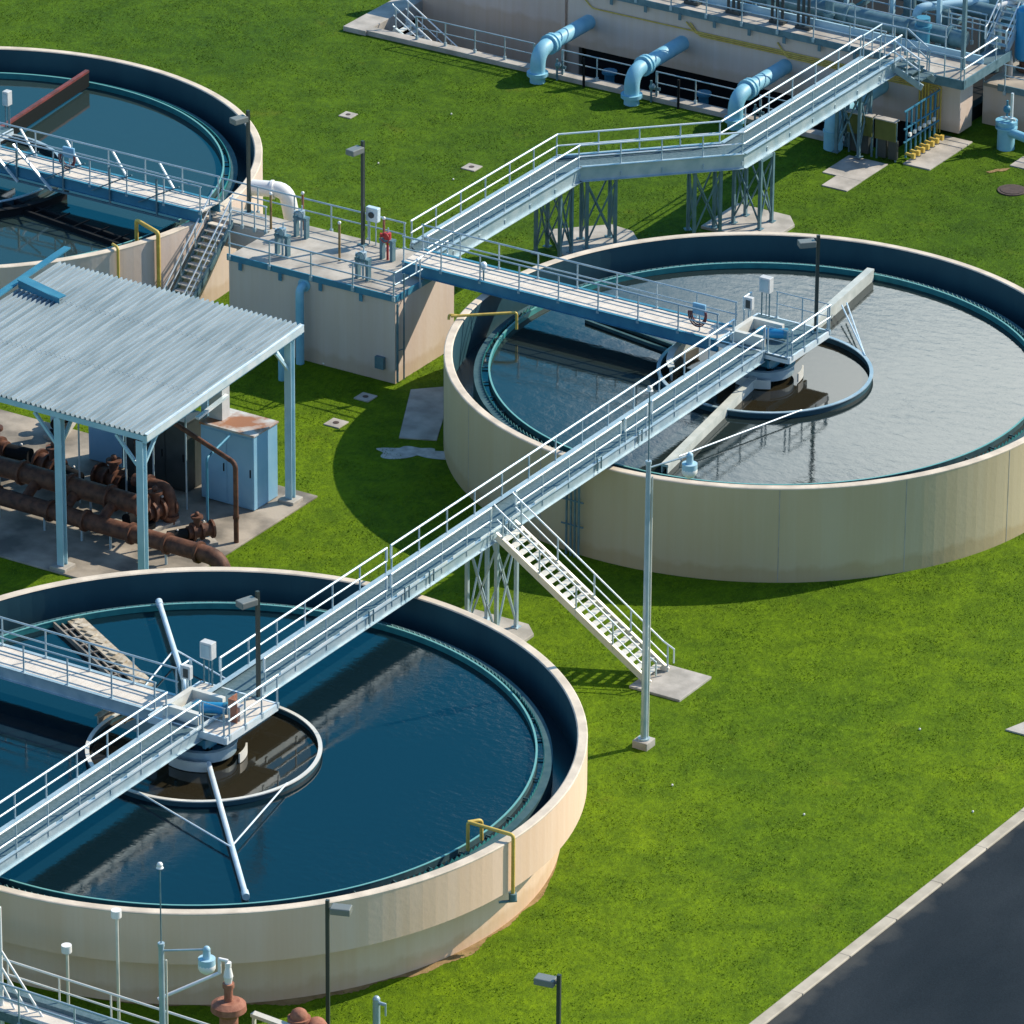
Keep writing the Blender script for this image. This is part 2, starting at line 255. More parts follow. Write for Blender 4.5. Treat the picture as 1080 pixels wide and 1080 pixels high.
# ------------------------------------------------------------------ mesh builder
def frame(d):
    d = d.normalized(); h = Vector((0, 0, 1)) if abs(d.z) < .95 else Vector((1, 0, 0))
    a = d.cross(h).normalized(); return a, a.cross(d).normalized()
class MB:
    def __init__(s): s.v = []; s.f = []; s.sm = []
    def add(s, v, f, smooth=False):
        o = len(s.v); s.v += [tuple(p) for p in v]; s.f += [tuple(i+o for i in q) for q in f]; s.sm += [smooth]*len(f); return s
    def box(s, x0, x1, y0, y1, z0, z1):
        x0, x1 = sorted((x0, x1)); y0, y1 = sorted((y0, y1)); z0, z1 = sorted((z0, z1))
        v = [(x, y, z) for z in (z0, z1) for x, y in ((x0, y0), (x1, y0), (x1, y1), (x0, y1))]
        return s.add(v, [(0, 3, 2, 1), (4, 5, 6, 7), (0, 1, 5, 4), (1, 2, 6, 5), (2, 3, 7, 6), (3, 0, 4, 7)])
    def beam(s, p, q, wd, ht, up=Vector((0, 0, 1))):
        p, q = Vector(p), Vector(q); d = (q-p).normalized()
        if abs(d.dot(up)) > .97: up = Vector((0, 1, 0))
        a = d.cross(up).normalized(); b = a.cross(d).normalized(); v = []
        for c in (p, q):
            for i, j in ((-1, -1), (1, -1), (1, 1), (-1, 1)): v.append(c+a*(i*wd/2)+b*(j*ht/2))
        return s.add(v, [(0, 1, 2, 3), (7, 6, 5, 4), (0, 4, 5, 1), (1, 5, 6, 2), (2, 6, 7, 3), (3, 7, 4, 0)])
    def tube(s, p, q, r, n=8, r2=None, caps=True):
        p, q = Vector(p), Vector(q); r2 = r if r2 is None else r2
        if (q-p).length < 1e-5: return s
        a, b = frame(q-p); v = []
        for c, rr in ((p, r), (q, r2)):
            for i in range(n): t = 2*pi*i/n; v.append(c+a*(rr*cos(t))+b*(rr*sin(t)))
        s.add(v, [(i, i+n, (i+1) % n+n, (i+1) % n) for i in range(n)], True)
        if caps: s.add(v[:n], [tuple(range(n))]); s.add(v[n:], [tuple(reversed(range(n)))])
        return s
    def path(s, pts, r, n=8):
        pts = [Vector(p) for p in pts]
        for i in range(len(pts)-1): s.tube(pts[i], pts[i+1], r, n)
        for p in pts[1:-1]: s.ball(p, r*1.0, n)
        return s
    def bend(s, pts, r, n=12, rad=.3, k=6):
        """pipe with rounded elbows"""
        pts = [Vector(p) for p in pts]; o = [pts[0]]
        for i in range(1, len(pts)-1):
            a = (pts[i-1]-pts[i]).normalized(); b = (pts[i+1]-pts[i]).normalized()
            p0, p1 = pts[i]+a*rad, pts[i]+b*rad
            for j in range(k+1):
                t = j/k; o.append(p0*(1-t)**2+pts[i]*2*t*(1-t)+p1*t*t)
        o.append(pts[-1]); v = []; pa = None
        for i, p in enumerate(o):
            d = (o[min(i+1, len(o)-1)]-o[max(i-1, 0)]).normalized()
            if pa is None: a, b = frame(d)
            else: a = (pa-d*pa.dot(d)).normalized(); b = a.cross(d)
            pa = a
            for j in range(n): t = 2*pi*j/n; v.append(p+a*(r*cos(t))+b*(r*sin(t)))
        m = len(o)
        s.add(v, [(i*n+j, (i+1)*n+j, (i+1)*n+(j+1) % n, i*n+(j+1) % n) for i in range(m-1) for j in range(n)], True)
        s.add(v[:n], [tuple(range(n))]); s.add(v[-n:], [tuple(reversed(range(n)))]); return s
    def ball(s, c, r, n=8, sz=1):
        c = Vector(c); m = max(4, n//2); v = [c+Vector((0, 0, -r*sz))]
        for i in range(1, m):
            t = -pi/2+pi*i/m
            for j in range(n): u = 2*pi*j/n; v.append(c+Vector((r*cos(t)*cos(u), r*cos(t)*sin(u), r*sz*sin(t))))
        v.append(c+Vector((0, 0, r*sz))); e = len(v)-1
        f = [(0, 1+(j+1) % n, 1+j) for j in range(n)]
        for i in range(m-2):
            for j in range(n): f.append((1+i*n+j, 1+i*n+(j+1) % n, 1+(i+1)*n+(j+1) % n, 1+(i+1)*n+j))
        f += [(e, 1+(m-2)*n+j, 1+(m-2)*n+(j+1) % n) for j in range(n)]
        return s.add(v, f, True)
    def lathe(s, cx, cy, prof, n=160, closed=True, a0=0, a1=2*pi, smooth=True):
        full = abs(a1-a0-2*pi) < 1e-6; k = len(prof); cnt = n if full else n+1; v = []
        for i in range(cnt):
            t = a0+(a1-a0)*i/n
            for r, z in prof: v.append((cx+r*cos(t), cy+r*sin(t), z))
        f = []
        for i in range(n):
            a, b = i*k, ((i+1) % cnt)*k
            for j in range(k if closed else k-1): f.append((a+j, b+j, b+(j+1) % k, a+(j+1) % k))
        s.add(v, f, False)
        if closed and not full: s.add(v[:k], [tuple(range(k))]); s.add(v[-k:], [tuple(reversed(range(k)))])
        return s
    def ring(s, cx, cy, r0, r1, z0, z1, n=160, a0=0, a1=2*pi):
        return s.lathe(cx, cy, [(r0, z0), (r1, z0), (r1, z1), (r0, z1)], n, True, a0, a1)
    def disc(s, cx, cy, r, z, n=96):
        return s.add([(cx+r*cos(2*pi*i/n), cy+r*sin(2*pi*i/n), z) for i in range(n)], [tuple(range(n))])
    def prism(s, poly, z0, z1):
        n = len(poly); v = [(x, y, z0) for x, y in poly]+[(x, y, z1) for x, y in poly]
        return s.add(v, [tuple(reversed(range(n))), tuple(range(n, 2*n))]+[(i, (i+1) % n, (i+1) % n+n, i+n) for i in range(n)])
    def build(s, name, m, parent=None, label=None, bevel=0, autosmooth=True):
        o0 = wloc(parent); me = bpy.data.meshes.new(name)
        me.from_pydata([(x-o0.x, y-o0.y, z-o0.z) for x, y, z in s.v], [], s.f)
        me.polygons.foreach_set('use_smooth', s.sm)
        me.materials.append(M[m] if isinstance(m, str) else m); me.update()
        o = bpy.data.objects.new(name, me); COL.objects.link(o)
        if parent: o.parent = parent
        if label: o['label'] = label
        if bevel:
            b = o.modifiers.new('bevel', 'BEVEL'); b.width = bevel; b.segments = 2; b.limit_method = 'ANGLE'
        return o
def wloc(o):
    v = Vector((0, 0, 0))
    while o: v += o.location; o = o.parent
    return v
def thing(name, label, cat, loc=(0, 0, 0), group=None):
    o = bpy.data.objects.new(name, None); COL.objects.link(o); o.location = loc; o.empty_display_size = .3
    o['label'] = label; o['category'] = cat
    if group: o['group'] = group
    return o
def tag(o, label, cat, group=None):
    o['label'] = label; o['category'] = cat
    if group: o['group'] = group
    return o
def struct(o, kind='structure'):
    o['kind'] = kind; return o
def copy_tree(o, loc=None, rz=None, parent=None):
    c = o.copy(); COL.objects.link(c); c.parent = parent
    for ch in list(o.children): copy_tree(ch, parent=c)
    if loc is not None: c.location = loc
    if rz is not None: c.rotation_euler = (0, 0, rz)
    return c

_posts = {}
def post(parent, p, h, drop, m, foot=True):
    k = (round(h, 3), round(drop, 3), m if isinstance(m, str) else m.name)
    if k not in _posts:
        b = MB().tube((0, 0, -drop), (0, 0, h), .032, 6)
        if foot: b.box(-.06, .06, -.05, .05, -drop-.02, -drop+.16)
        me = bpy.data.meshes.new('railing_post'); me.from_pydata(b.v, [], b.f); me.materials.append(M[m]); me.polygons.foreach_set('use_smooth', b.sm)
        _posts[k] = me
    o = bpy.data.objects.new('railing_post', _posts[k]); COL.objects.link(o); o.parent = parent; o.location = Vector(p)-wloc(parent); return o
def railing(parent, pts, h=1.07, sp=1.83, r=.041, m='alu_white', pm='alu', drop=.12, ends=True, foot=True, close=False, toe=None):
    pts = [Vector(p) for p in pts]; b = MB(); H = Vector((0, 0, 1))
    b.path([p+H*h for p in pts], r, 8); b.path([p+H*(h*.53) for p in pts], r*.85, 8)
    if close:
        for p in (pts[0], pts[-1]): b.tube(p+H*h, p+H*h*.53, r*.85, 8)
    if toe:
        for p, q in zip(pts, pts[1:]): b.beam(p+H*.09, q+H*.09, .012, toe)
    b.build('handrail', m, parent)
    for i in range(len(pts)-1):
        p, q = pts[i], pts[i+1]; L = (q-p).length; k = max(1, round(L/sp))
        for j in range(k+1):
            if j == 0 and (i > 0): continue
            if not ends and (j in (0, k)): continue
            off = .06/L if L > .2 else 0
            t = min(max(j/k, off), 1-off)
            post(parent, p.lerp(q, t), h, drop, pm, foot)

# ------------------------------------------------------------------ ground, road
PIT = (-37.0, -10.6, 67.35, 71.4)
g = MB(); X0, X1, Y0, Y1 = -320, 320, -320, 420
px0, px1, py0, py1 = PIT
for a in ((X0, X1, Y0, py0), (X0, px0, py0, py1), (px1, X1, py0, py1), (X0, X1, py1, Y1)):
    g.add([(a[0], a[2], 0), (a[1], a[2], 0), (a[1], a[3], 0), (a[0], a[3], 0)], [(0, 1, 2, 3)])
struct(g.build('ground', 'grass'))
g = MB().add([(22.6, -60, .012), (60, -60, .012), (60, 90, .012), (22.8, 90, .012)], [(0, 1, 2, 3)])
struct(g.build('road', 'asphalt'))
kx = lambda y: 22.38+.019*(y+1.6)
g = MB(); N = 60; prev = None
for i in range(N+1):
    y = -60+150*i/N; x = kx(y); c = [(x, y, -.1), (x, y, .05), (x+.03, y, .07), (x+.40, y, .07), (x+.44, y, .05), (x+.46, y, -.1)]
    if prev: g.add(prev+c, [(j, j+1, j+7, j+6) for j in range(5)])
    prev = c
struct(g.build('kerb', 'kerb'))
g = MB()
for i in range(50):
    y = -60+3.05*i; x = kx(y); g.box(x-.002, x+.463, y-.012, y+.012, -.05, .0735)
struct(g.build('kerb_joints', 'conc_dirty'))

def blob(name, m, cx, cy, rx, ry, z, rot=0, n=48, rough=.25, seed=0):
    rnd = random.Random(seed); ph = [(rnd.uniform(0, 6.28), rnd.uniform(.3, 1)) for _ in range(7)]; pts = []
    for i in range(n):
        t = 2*pi*i/n; k = 1+rough*sum(a*sin((j+2)*t+p)/(j+2) for j, (p, a) in enumerate(ph))
        x, y = rx*k*cos(t), ry*k*sin(t); pts.append((cx+x*cos(rot)-y*sin(rot), cy+x*sin(rot)+y*cos(rot), z))
    return MB().add(pts, [tuple(range(n))]).build(name, m)
struct(blob('sand', 'sand', -10.75, 30.15, 1.35, .62, .010, .45, rough=.8, n=90, seed=3))
# bare soil strip hugging the near tank wall
rnd = random.Random(5); v = []; n = 260; f = []
for i in range(n+1):
    t = radians(-75)+radians(100)*i/n
    ro = 12.15+max(.0, .26+.14*sin(i*.09)+.10*sin(i*.23+1)+rnd.uniform(-.05, .05))*sin(pi*i/n)
    v += [(12.0*cos(t), 12.0*sin(t), .008), (ro*cos(t), ro*sin(t), .008)]
for i in range(n): f.append((2*i, 2*i+1, 2*i+3, 2*i+2))
struct(MB().add(v, f).build('soil', 'soil'))

# ------------------------------------------------------------------ tanks
RIM = 3.8
def teeth(mb, cx, cy, r, z0, z1, z2, n):
    v = []; f = []
    for i in range(2*n):
        t = 2*pi*i/(2*n); zt = z2 if i % 2 else z1
        v += [(cx+r*cos(t), cy+r*sin(t), z0), (cx+r*cos(t), cy+r*sin(t), zt), (cx+(r+.02)*cos(t), cy+(r+.02)*sin(t), zt), (cx+(r+.02)*cos(t), cy+(r+.02)*sin(t), z0)]
    m = 2*n
    for i in range(m):
        a, b = 4*i, 4*((i+1) % m)
        for j in range(4): f.append((a+j, b+j, b+(j+1) % 4, a+(j+1) % 4))
    mb.add(v, f)
def tank(cx, cy, R, RI, overhang, wm, rw, rb, wt, label, toothed=True):
    T = thing('settling_tank', label, 'water tank', (cx, cy, 0), 'round settling tanks')
    b = MB()
    if overhang:
        b.lathe(cx, cy, [(rw+.05, -.3), (R-.85, -.3), (R-.85, 1.9), (R, 1.96), (R, RIM-.03), (R-.02, RIM-.02), (RI+.02, RIM-.02), (RI+.02, 2.05), (rw+.05, 2.05)])
    else:
        b.lathe(cx, cy, [(rw+.05, -.3), (R, -.3), (R, RIM-.03), (R-.02, RIM-.02), (RI+.02, RIM-.02), (RI+.02, 2.0), (rw+.05, 2.0)])
    b.build('tank_wall', wm, T)
    MB().lathe(cx, cy, [(RI-.012, RIM-.02), (R+.006, RIM-.05), (R+.006, RIM-.01), (R-.03, RIM+.012), (RI+.03, RIM+.012), (RI-.012, RIM-.02)][:-1]).build('rim', 'rim', T)
    MB().lathe(cx, cy, [(RI+.01, RIM-.03), (RI-.004, RIM-.03), (RI-.004, 1.9), (RI+.01, 1.9)]).build('inner_lining', 'navy', T)
    MB().lathe(cx, cy, [(rw, 1.5), (rw+.28, 1.5), (rw+.28, wt-.14), (rw, wt-.14)]).build('launder_wall', 'launder', T)
    w_ = MB()
    if toothed: teeth(w_, cx, cy, rw-.03, wt-.55, wt, wt-.13, int(2*pi*rw/.24))
    else: w_.ring(cx, cy, rw-.05, rw-.02, wt-.55, wt-.02)
    w_.build('weir_plate', 'teal', T)
    bf = MB().ring(cx, cy, rb-.001, rb+.03, 2.3, wt+.04)
    for i in range(48):
        t = 2*pi*i/48; bf.beam((cx+rb*cos(t), cy+rb*sin(t), wt-.1), (cx+(rw-.03)*cos(t), cy+(rw-.03)*sin(t), wt-.1), .04, .05)
    sb = bf.build('scum_baffle', 'launder', T)
    MB().ring(cx, cy, rb-.025, rb-.002, 2.3, wt+.04).build('baffle_face', 'teal', sb); MB().ring(cx, cy, rb-.035, rb+.035, wt+.041, wt+.065).build('baffle_cap', 'teal_pale', sb)
    MB().ring(cx, cy, rw+.2, RI+.01, 2.05, 2.12).build('channel_floor', 'dark_water', T)
    return T
TA = tank(0, 0, 13.0, 12.66, True, 'wall', 11.55, 11.28, 3.14, 'round cream tank with blue water and an overhanging upper wall')
TB = tank(0, 38, 12.3, 11.98, False, 'wall_tan', 10.88, 10.56, 3.12, 'round tan tank filled with silvery rippled water')
TC = tank(-38, 38, 12.3, 11.98, False, 'wall_pale', 11.0, 10.7, 3.15, 'round tank with flat teal water behind the shelter roof', False)
struct(MB().disc(0, 0, 11.56, 2.97).build('water', 'waterA'))
struct(MB().disc(0, 38, 10.9, 2.95).build('water', 'waterB'))
struct(MB().disc(0, 0, 3.9, 2.975).build('water', 'waterF')); struct(MB().disc(0, 38, 4.05, 2.955).build('water', 'waterF'))
struct(MB().disc(-38, 38, 11.0, 2.96).build('water', 'waterC'))
# vertical pour joints on the tan tank
jb = MB()
for i in range(16):
    t = radians(-80)+2*pi*i/16; x, y = 12.303*cos(t), 38+12.303*sin(t); a = Vector((-sin(t), cos(t), 0))*.012
    MB().beam((x, y, .02), (x, y, 3.74), .03, .006, up=Vector((cos(t), sin(t), 0))).build('wall_joint', 'conc', TB)

# ------------------------------------------------------------------ sludge mechanisms
def mechanism(cx, cy, arms, ringr, am, label, round_arm, seed, rim_m='alu'):
    T = thing('skimmer_mechanism', label, 'skimmer', (cx, cy, 2.9), 'skimmer mechanisms turning in the tanks')
    b = MB().ring(cx, cy, ringr-.03, ringr+.03, 2.5, 3.16, 96); b.ring(cx, cy, ringr-.07, ringr+.07, 3.16, 3.2, 96)
    b.build('feedwell_ring', 'navy', T).data.materials.append(M[rim_m])
    o = T.children[-1]
    for p in o.data.polygons:
        if p.index >= 96*4: p.material_index = 1
    MB().ring(cx, cy, 1.02, 1.12, 3.15, 3.5, 48).ring(cx, cy, .98, 1.16, 3.5, 3.54, 48).build('drive_drum', 'alu', T)
    for a0, a1 in ((-1.9, -.9), (.0, .6), (2.2, 3.2)):
        MB().ring(cx, cy, 1.42, 1.48, 3.0, 3.35, 16, a0, a1).build('drum_shield', 'alu_warm', T)
    MB().tube((cx, cy, 2.0), (cx, cy, 4.2), .32, 20).tube((cx, cy, 3.25), (cx, cy, 3.4), .95, 32).build('center_column', 'blue_steel', T)
    hb = MB()
    for i in range(6):
        t = i*pi/3+.3; hb.box(cx+.62*cos(t)-.12, cx+.62*cos(t)+.12, cy+.62*sin(t)-.1, cy+.62*sin(t)+.1, 3.4, 4.1)
    hb.build('drive_bracket', 'black', T)
    for k, (ax, ay, r0, r1, z) in enumerate(arms):
        d = Vector((ax, ay, 0)).normalized(); n_ = Vector((-d.y, d.x, 0)); c = Vector((cx, cy, 0)); U = Vector((0, 0, 1))
        p, q = c+d*r0+U*(z+.05), c+d*r1+U*z
        if round_arm: MB().tube(p, q, .10, 12).tube(q-d*.35, q, .13, 12).build('skimmer_arm', am, T)
        else:
            arm = MB().beam(p, q, .30 if am != 'rust_red' else .18, .10).build('skimmer_arm', am, T); hh = .42 if am != 'rust_red' else .62
            wo = .11 if am != 'rust_red' else .05
            MB().beam(p-n_*wo-U*(.06+hh/2), q-n_*wo-U*(.06+hh/2), .05, hh).beam(p+n_*wo-U*(.06+hh/2), q+n_*wo-U*(.06+hh/2), .05, hh).build('side_plate', am if am != 'rust_red' else 'pipe_black', arm)
    return T
def brace(T, cx, cy, pq):
    for p, q in pq: MB().tube((cx+p[0], cy+p[1], p[2]), (cx+q[0], cy+q[1], q[2]), .035, 6).build('brace_rod', 'alu_white', T)
    return T
MA = mechanism(0, 0, [(-.675, .738, 1.2, 11.35, 3.3), (.666, -.746, 1.2, 10.7, 3.12)], 3.95, 'alu_white', 'white tubular skimmer arms and feed ring in the blue water', True, 1, 'alu_warm')
brace(MA, 0, 0, [((-5.0, 5.5, 3.3), (-3.8, .75, 3.2)), ((-5.0, 5.5, 3.3), (-.05, 3.93, 3.2)), ((4.85, -5.5, 3.2), (.05, -3.93, 3.2)), ((4.85, -5.5, 3.2), (3.85, -.7, 3.2))])
MBm = mechanism(0, 38, [(-.112, .994, 1.2, 10.45, 3.4), (.14, -.99, 1.2, 9.95, 3.25)], 4.08, 'scum_green', 'grey green channel skimmer arms and feed ring in the silvery water', False, 2)
brace(MBm, 0, 38, [((-.35, 6.6, 3.4), (2.6, 3.2, 3.2)), ((-.3, 6.9, 3.4), (2.55, 3.25, 3.2)), ((1.3, -9.0, 3.2), (3.1, -2.6, 3.2))])
MC = mechanism(-38, 38, [(-.112, .994, 1.2, 10.6, 3.75), (.14, -.99, 1.2, 9.95, 3.6)], 4.08, 'rust_red', 'rusty red skimmer beam and feed ring in the teal water', False, 3)
def arcplate(T, cx, cy, r, a0, a1, z0, z1, m, name='scum_blade'):
    MB().ring(cx, cy, r, r+.06, z0, z1, 20, a0, a1).ring(cx, cy, r-.08, r+.18, z1, z1+.03, 20, a0, a1).build(name, m, T)
arcplate(MA, 0, 0, 4.25, radians(158), radians(182), 2.9, 3.25, 'scum')
arcplate(MBm, 0, 38, 3.6, radians(165), radians(222), 2.9, 3.5, 'scum_green')
arcplate(MC, -38, 38, 5.2, radians(-40), radians(0), 2.9, 3.3, 'black')
# scum trough of the near tank
TT = thing('scum_trough', 'dirty beige scum trough lying on the water at the back left of the near tank', 'trough', (-7, 4, 2.7))
d = Vector((-.868, .497, 0)); n_ = Vector((-d.y, d.x, 0)); U = Vector((0, 0, 1))
c0, c1 = d*5.3+U*3.04, d*11.3+U*3.04
b = MB().beam(c0-n_*.42, c1-n_*.42, .62, .08)
for i in range(18): t = i/17; p = c0.lerp(c1, t)-n_*(.42+random.uniform(-.06, .06)); b.box(p.x-.16, p.x+.16, p.y-.13, p.y+.13, 3.08, 3.09+random.uniform(.01, .07))
b.build('plank', 'scum', TT)
b = MB().beam(c0+n_*.42, c1+n_*.42, .07, .25).beam(c0+n_*.1-U*.15, c1+n_*.1-U*.15, .05, .3)
for i in range(10): p = c0.lerp(c1, i/9); b.beam(p+n_*.42, p-n_*.1, .06, .06)
b.build('side_frame', 'conc_dirty', TT)
for cx, cy, lab in ((0, 38, 'dark scum trough on the silvery water beside the side walkway'), ):
    T = thing('scum_trough', lab, 'trough', (cx-7, cy+1.5, 2.8)); c0 = Vector((cx-4.1, cy-.2, 2.98)); c1 = Vector((cx-8.4, cy+.6, 2.98))
    MB().beam(c0, c1, .12, .22).beam(c0+Vector((.1, .5, 0)), c1+Vector((.1, .5, 0)), .12, .22).build('side_frame', 'launder', T)
    MB().beam(c0+Vector((.05, .25, -.08)), c1+Vector((.05, .25, -.08)), .4, .05).build('trough_floor', 'rust', T)

T = thing('scum_trough', 'dark frame on the teal water, trough and modelled reflection of the trussed side walkway', 'trough', (-31, 35.5, 2.8))
c0, c1 = Vector((-34.4, 35.9, 3.0)), Vector((-27.9, 34.9, 3.0))  # black beams model the walkway's reflection together with a scum trough
for o_ in (0, .55): MB().beam(c0+Vector((0, o_, 0)), c1+Vector((0, o_, 0)), .12, .3).build('side_frame', 'black', T)
MB().beam(c0+Vector((0, .27, -.08)), c1+Vector((0, .27, -.08)), .42, .05).build('trough_floor', 'rust', T)
for i in range(6): p = c0.lerp(c1, (i+.5)/6); MB().beam(p+Vector((0, 0, .1)), p+Vector((.5, .55, .35)), .05, .05).build('strut', 'black', T)

# ------------------------------------------------------------------ walkways
def girder(mb, p, q, side, z0, z1, t=.06, fl=.14):
    """channel section along p-q, flanges pointing to side"""
    p, q, side = Vector(p), Vector(q), Vector(side)
    U = Vector((0, 0, 1)); h = (z0+z1)/2
    P, Q = Vector((p.x, p.y, h)), Vector((q.x, q.y, h)); mb.beam(P, Q, t, z1-z0-.036)
    for z in (z0+.009, z1-.009):
        a, b = Vector((p.x, p.y, z))+side*(fl/2-t/2), Vector((q.x, q.y, z))+side*(fl/2-t/2); mb.beam(a, b, fl, .018)
ZD = 4.4
W = thing('walkway_bridge', 'long straight aluminium walkway crossing over the two nearer tanks', 'walkway', (0, 10, 4.0))
XF, XN = -.78, .52
b = MB().box(XF+.05, XN-.05, -15, 36.9, ZD-.06, ZD)
b.box(-1.5, 1.55, 36.92, 40.1, ZD-.062, ZD-.002)
b.build('deck', 'grate', W)
MB().box(XN-.04, 1.55, -1.0, 2.1, ZD-.065, ZD-.003).box(-1.5, XF+.04, -1.0, 2.1, ZD-.065, ZD-.003).build('platform_floor', 'deck_pale', W)
b = MB(); girder(b, (XF, -15, 0), (XF, 36.9, 0), (1, 0, 0), ZD-.34, ZD+.13, fl=.2); b.build('girder', 'alu', W)
b = MB(); girder(b, (XN, -15, 0), (XN, 36.9, 0), (1, 0, 0), ZD-.34, ZD+.13); b.build('girder', 'alu', W)
b = MB()
for i in range(36): y = -14.5+i*1.45; b.beam((XF, y, ZD-.2), (XN, y, ZD-.2), .08, .12)
b.build('cross_bearer', 'alu', W)
for c in (0, 38):
    b = MB()
    for y in (c-1.0, c+2.1): b.beam((-1.55, y, ZD-.12), (1.6, y, ZD-.12), .08, .26)
    for x in (-1.55, 1.6): b.beam((x, c-1.0, ZD-.12), (x, c+2.1, ZD-.12), .08, .26)
    b.build('platform_frame', 'alu_white', W)
    b = MB().box(-.45, .62, c-.55, c+.5, 3.55, ZD-.36); b.beam((-.5, c-1, ZD-.5), (-.5, c+2, ZD-.5), .1, .3).beam((.7, c-1, ZD-.5), (.7, c+2, ZD-.5), .1, .3)
    b.build('drive_housing', 'blue_steel', W)
    MB().box(-1.15, .3, c-.75, c-.55, ZD, ZD+.42).box(-1.15, -.95, c-.55, c+.9, ZD, ZD+.42).box(-.95, .3, c+.72, c+.9, ZD, ZD+.42).build('kick_box', 'alu_warm', W)
# railings of the long walkway: far side, near side with the stair opening and gates
railing(W, [(XF, -15, ZD), (XF, -1.0, ZD)]); railing(W, [(XF, 2.15, ZD), (XF, 12.6, ZD)], close=True)
railing(W, [(XF, 12.85, ZD), (XF, 36.9, ZD)], close=True)
railing(W, [(XN, -15, ZD), (XN, -.9, ZD)]); railing(W, [(XN, 2.9, ZD), (XN, 10.6, ZD)], close=True)
railing(W, [(XN, 10.85, ZD), (XN, 17.45, ZD)], close=True); railing(W, [(XN, 19.1, ZD), (XN, 26.4, ZD)], close=True)
railing(W, [(XN, 26.7, ZD), (XN, 28.3, ZD)], sp=.8, close=True); railing(W, [(XN, 28.6, ZD), (XN, 37.0, ZD)], close=True)
for c in (0, 38):
    railing(W, [(1.6, c-.85, ZD), (1.6, c+2.15, ZD)], sp=1.0)
    railing(W, [(-1.55, c+.95, ZD), (-1.55, c+1.55, ZD)], sp=.8, close=True)
    railing(W, [(XN+.05, c-.95, ZD), (1.55, c-.95, ZD)], sp=1, r=.02, m='alu')
railing(W, [(1.55, 40.15, ZD), (-.8, 40.15, ZD)], sp=1.2, r=.024, m='alu')
for yy in (9.3, 11.6, 13.2, 18.2, 24.6, 27.5):
    b = MB().tube((XN+.1, yy, ZD-.2), (XN+.1, yy, ZD+.28), .03, 6).tube((XN+.1, yy, ZD+.28), (XN+.1, yy+.28, ZD+.28), .03, 6).tube((XN+.1, yy+.28, ZD+.28), (XN+.1, yy+.28, ZD-.2), .03, 6)
    b.build('hinge_bracket', 'leg_steel', W)
b = MB()
for i in range(18):
    y = -11+i*1.83
    if -1.2 < y < 2.3: continue
    MB().beam((XN+.09, y+.15, ZD+.2), (XN+.09, y+1.6, ZD+.2), .02, .1).build('toe_board', 'alu_white', W)

CW = thing('center_platform', 'grey centre platform of the teal water tank at the left edge of the view', 'platform', (-38, 38, ZD-.3))
MB().box(-39.5, -36.9, 37.0, 40.1, ZD-.062, ZD-.002).build('deck', 'grate', CW); MB().beam((-36.95, 37, ZD-.12), (-36.95, 40.1, ZD-.12), .08, .26).build('frame', 'alu_white', CW)
railing(CW, [(-37.45, 36.0, ZD), (-37.45, 38.0, ZD)], sp=1.0); railing(CW, [(-37.5, 38.6, ZD), (-37.5, 39.8, ZD)], sp=1.0)

def side_walk(cx, cy, x0, x1, y0, y1, z, label, fm, truss=False):
    T = thing('side_walkway', label, 'walkway', ((x0+x1)/2, (y0+y1)/2, z-.5), 'side walkways to the tank centres')
    b = MB(); k = int((x1-x0)/.3)
    for i in range(k):
        a = x0+(x1-x0)*i/k; b.box(a, a+(x1-x0)/k-.012, y0+.04, y1-.04, z-.05, z+random.uniform(0, .004))
    b.build('deck', 'deck_pale', T)
    for y, s in ((y0, 1), (y1, -1)):
        b = MB(); girder(b, (x0, y, 0), (x1, y, 0), (0, -s, 0), z-.45, z+.03); b.build('girder', fm, T)
    for y in (y0, y1): railing(T, [(x0, y, z), (x1, y, z)], m='alu', r=.038, drop=.1)
    return T
SA = side_walk(0, 0, -14.5, -1.62, -.45, .85, 4.3, 'side walkway with pale plank deck entering the near tank from the left', 'alu')
SB = side_walk(0, 38, -16.0, -1.62, 37.2, 38.6, 4.3, 'blue sided side walkway reaching across the silvery water', 'blue_steel')
SC = side_walk(-38, 38, -40, -25.5, 37.1, 38.4, 4.3, 'trussed side walkway with pale deck over the teal water', 'blue_steel')
b = MB(); c = MB()
for i in range(6):
    x = -40+i*2.3
    b.beam((x, 38.5, 5.3), (x+1.0, 38.5, 3.9), .07, .07); c.beam((x, 37.0, 4.1), (x+2.0, 37.0, 5.2), .05, .05); c.beam((x+.9, 37.0, 3.7), (x+.9, 37.0, 5.3), .07, .07)
c.beam((-40, 37.0, 3.7), (-26.5, 37.0, 3.7), .08, .08)
b.build('truss_brace', 'alu_white', SC); c.build('truss_brace', 'leg_steel', SC)
b = MB()
for x, y, z0, z1 in ((-36.3, 36.9, 5.0, 3.9), (-34.6, 36.9, 5.0, 3.9)): b.beam((x, y, z0+.3), (x+1.9, y, z1-.2), .1, .07)
b.build('truss_brace', 'alu_white', SC)

